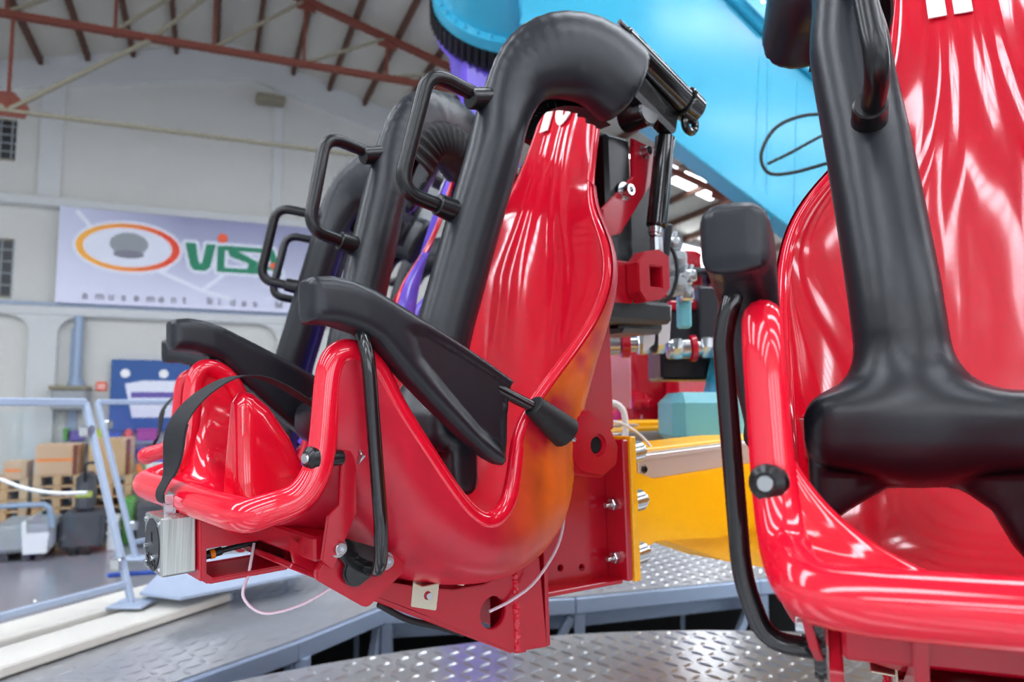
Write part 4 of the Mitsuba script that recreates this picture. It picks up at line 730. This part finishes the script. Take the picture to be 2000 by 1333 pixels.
# ------------------------------------------------------------------ goods stored along the gable wall
def wb(x0, y0, x1, y1, v, t, c=.01):     # box whose front face covers these pixels in the plane v
    a, b = at_wall(x0, y1, v), at_wall(x1, y0, v); return (a[0], v - t, a[2], b[0], v, b[2])
def crate(name, label, cat_, px, v, t, m, group=None, top=True):
    b = wb(*px, v, t); k = thing(name, label, cat_, group)
    put('box_body', hb(*b), m, k); return k, b
def pallet_stack(x0, x1, ytop, v, depth, label):
    a, b = at_wall(x0, ytop, v), at_wall(x1, ytop, v); n = int((a[2] - FLOOR) / .144); hgt = (a[2] - FLOOR) / n
    for i in range(n):
        nth = ['lowest', 'second up', 'third up', 'fourth up', 'fifth up', 'sixth up', 'seventh up', 'eighth'][i] if i < n - 1 else 'topmost'
        k = thing('pallet', f'wooden pallet, {nth} in the stack {label}', 'pallet', f'pallets stacked {label}'); z = FLOOR + i * hgt
        for j in range(3): u = a[0] + (b[0] - a[0] - .10) * j / 2; put('runner', hb(u, v - depth, z, u + .10, v, z + hgt - .024), 'wood', k)
        for j in range(5): w = depth / 5; put('top_board', hb(a[0], v - depth + j * w + .015, z + hgt - .024, b[0], v - depth + (j + 1) * w - .015, z + hgt - .001, .003), 'wood', k)
pallet_stack(-40, 54, 938, 1.7, .9, 'at the left edge'); pallet_stack(64, 158, 930, 1.7, .9, 'under the wide tan carton'); pallet_stack(168, 258, 930, 1.7, .9, 'under the plywood case')
for nm, lab, px, v, t, m in (('carton', 'wide tan cardboard carton on the pallets behind the railing', (66, 869, 153, 929.6), 1.69, .7, 'cardboard'), ('plywood_case', 'pale plywood case beside the wide tan carton', (170, 857, 256, 929.6), 1.69, .7, 'wood'),
                              ('carton', 'brown carton at the left edge below the cartons row', (6, 902, 52, 937.6), 1.69, .5, 'cardboard')):
    k, b = crate(nm, lab, 'box', px, v, t, m); put('tape_strip', hb(b[0] + .01, b[4] - .001, (b[2] + b[5]) / 2 - .02, b[3] - .01, b[4] + .002, (b[2] + b[5]) / 2 + .02, .0005), 'orange_plastic' if nm == 'carton' else 'wood', k)
    put('corner_post', hb(b[3] - .06, b[4] - .01, b[2], b[3], b[4] + .02, b[5]), 'rust_steel' if 'wide' in lab else 'wood', k)
sh = wb(112, 862, 312, 870, .62, .5); sk_ = thing('storage_rack', 'low grey rack along the wall holding coloured plastic parts', 'rack')
put('shelf', hb(*sh), 'grey_steel', sk_)
for u in (sh[0], sh[3] - .06):
    for v in (sh[1], sh[4] - .06): put('rack_post', hb(u, v, FLOOR, u + .06, v + .06, sh[2]), 'grey_steel', sk_)
CL = 'coloured plastic parts on the rack'
for lab, px, m, kind in (('green plastic panel standing on the rack', (122, 838, 132, 862), 'green_plastic', 0), ('violet plastic part on the rack behind the railing post', (135, 842, 164, 862), 'violet_plastic', 0), ('lime plastic part between the two railing posts', (180, 838, 202, 862), 'lime_plastic', 1),
                         ('round coral plastic part on the rack', (238, 838, 260, 862), 'coral_plastic', 1), ('magenta plastic panel on the rack', (266, 838, 306, 862), 'magenta_plastic', 0), ('blue tub on the rack below the poster', (212, 846, 234, 862), 'blue_plastic', 0)):
    b = wb(*px, .5, .3)
    if kind == 0:
        k = thing('plastic_part', lab, 'plastic part'); put('panel', hb(*b, .02), m, k); put('lip', hb(b[0] - .01, b[1] - .01, b[5] - .03, b[3] + .01, b[4] + .012, b[5], .01), m, k)
    else:
        c = (A3(*b[:3]) + A3(*b[3:])) / 2; r = (b[3] - b[0]) / 2; h_ = b[5] - b[2]
        k = thing('plastic_part', lab, 'plastic part'); put('dome', hall(lathe([(0, 0), (r, 0), (r * 1.02, h_ * .3), (r * .85, h_ * .7), (r * .4, h_ * .95), (0, h_)], (c[0], c[1], b[2]), (0, 0, 1), 32)), m, k)
for lab, px, v, m in (('violet plastic shell leaning on the cartons', (262, 872, 292, 905), .78, 'violet_plastic'), ('lime plastic leaf shape by the red seat', (276, 880, 318, 935), 1.25, 'lime_plastic'), ('orange plastic part at the plywood case corner', (266, 905, 278, 935), 1.55, 'orange_plastic')):
    b = wb(*px, v, .14); m_ = prism(ell(((b[0] + b[3]) / 2, (b[2] + b[5]) / 2), (b[3] - b[0]) / 2, (b[5] - b[2]) / 2, 32, .3), b[1], b[4], 'y', .03)
    k = thing('plastic_shell', lab, 'plastic part'); put('shell', hall(m_), m, k, 40); z0 = b[2] + .05; put('stand', hb((b[0] + b[3]) / 2 - .08, b[1] + .02, FLOOR, (b[0] + b[3]) / 2 + .08, b[4] - .03, z0), 'grey_box', k)
# wrapped machine, pallet truck, crates on the floor
def onfloor(x0, x1, ytop, v, t): b = wb(x0, ytop, x1, ytop + 10, v, t); return (b[0], b[1], FLOOR, b[3], b[4], b[5])
b = onfloor(-20, 105, 985, 3.2, 1.0); k = thing('wrapped_machine', 'grey machine with a white sheet on it, left of the railing post', 'machine')
put('bed', hb(b[0], b[1], FLOOR + .12, b[3], b[4], b[5] - .25, .05), 'grey_box', k); put('top_rail', hall(tube(bent([(b[0], b[4], b[5] - .3), (b[0] + .05, b[4], b[5]), (b[3] - .05, b[4], b[5]), (b[3], b[4], b[5] - .3)], .1), .035, 10)), 'grey_steel', k)
put('white_sheet', hall(prism(Polygon([(b[0] + .35, b[5] - .22), (b[3] - .30, b[5] - .2), (b[3] - .28, b[5] - .36), (b[0] + .66, b[5] - .36), (b[0] + .64, b[5] - .62), (b[0] + .38, b[5] - .62)]), b[1], b[4] + .02, 'y', .004)), 'white_plastic', k)
for u in (b[0] + .1, (b[0] + b[3]) / 2, b[3] - .2): put('foot', hb(u, b[1] + .1, FLOOR, u + .1, b[4] - .1, FLOOR + .13), 'dark_machine', k)
b = onfloor(142, 188, 925, 2.9, .5); k = thing('pallet_truck', 'dark motor unit with a yellow band standing left of the railing posts', 'pallet truck')
put('motor_housing', hb(b[0] + .03, b[1], FLOOR + .55, b[3] - .03, b[4], b[5], .06), 'dark_machine', k); put('yellow_band', hb(b[0] + .04, b[1] + .05, b[5] - .32, b[3] - .04, b[4] + .012, b[5] - .24), 'lime_plastic', k); put('battery_case', hb(b[0] - .12, b[1] - .1, FLOOR + .08, b[3] + .12, b[4] + .1, FLOOR + .56, .05), 'dark_machine', k)
for u in (b[0], b[3] - .12): put('wheel', hall(cyl((u, b[4] + .02, FLOOR + .09), (u + .1, b[4] + .02, FLOOR + .09), .09)), 'black_rubber', k)
put('tiller', hall(tube(bent([(b[0] + .15, b[4], b[5] - .1), (b[0] + .15, b[4] + .1, b[5] + .15), (b[0] + .33, b[4] + .1, b[5] + .15)], .06), .02, 8)), 'dark_steel', k)
for lab, px, v, m in (('light grey crate on the floor right of the motor unit', (209, 1012, 229, 0), 2.75, 'white_plastic'), ('dark green crate on the floor behind the second railing post', (240, 975, 262, 0), 2.28, 'green_plastic'), ('dark grey crate at the buckle box', (268, 985, 315, 0), 2.7, 'dark_machine'), ('brown crate behind the red front rim', (284, 940, 335, 0), 2.12, 'wood')):
    b = onfloor(px[0], px[2], px[1], v, .5); k = thing('crate', lab, 'crate'); put('crate_body', hb(*b, .015), m, k)
    for z in (b[5] - .06, (b[2] + b[5]) / 2): put('crate_rib', hb(b[0] - .012, b[1] - .01, z, b[3] + .012, b[4] + .012, z + .035, .006), m, k)
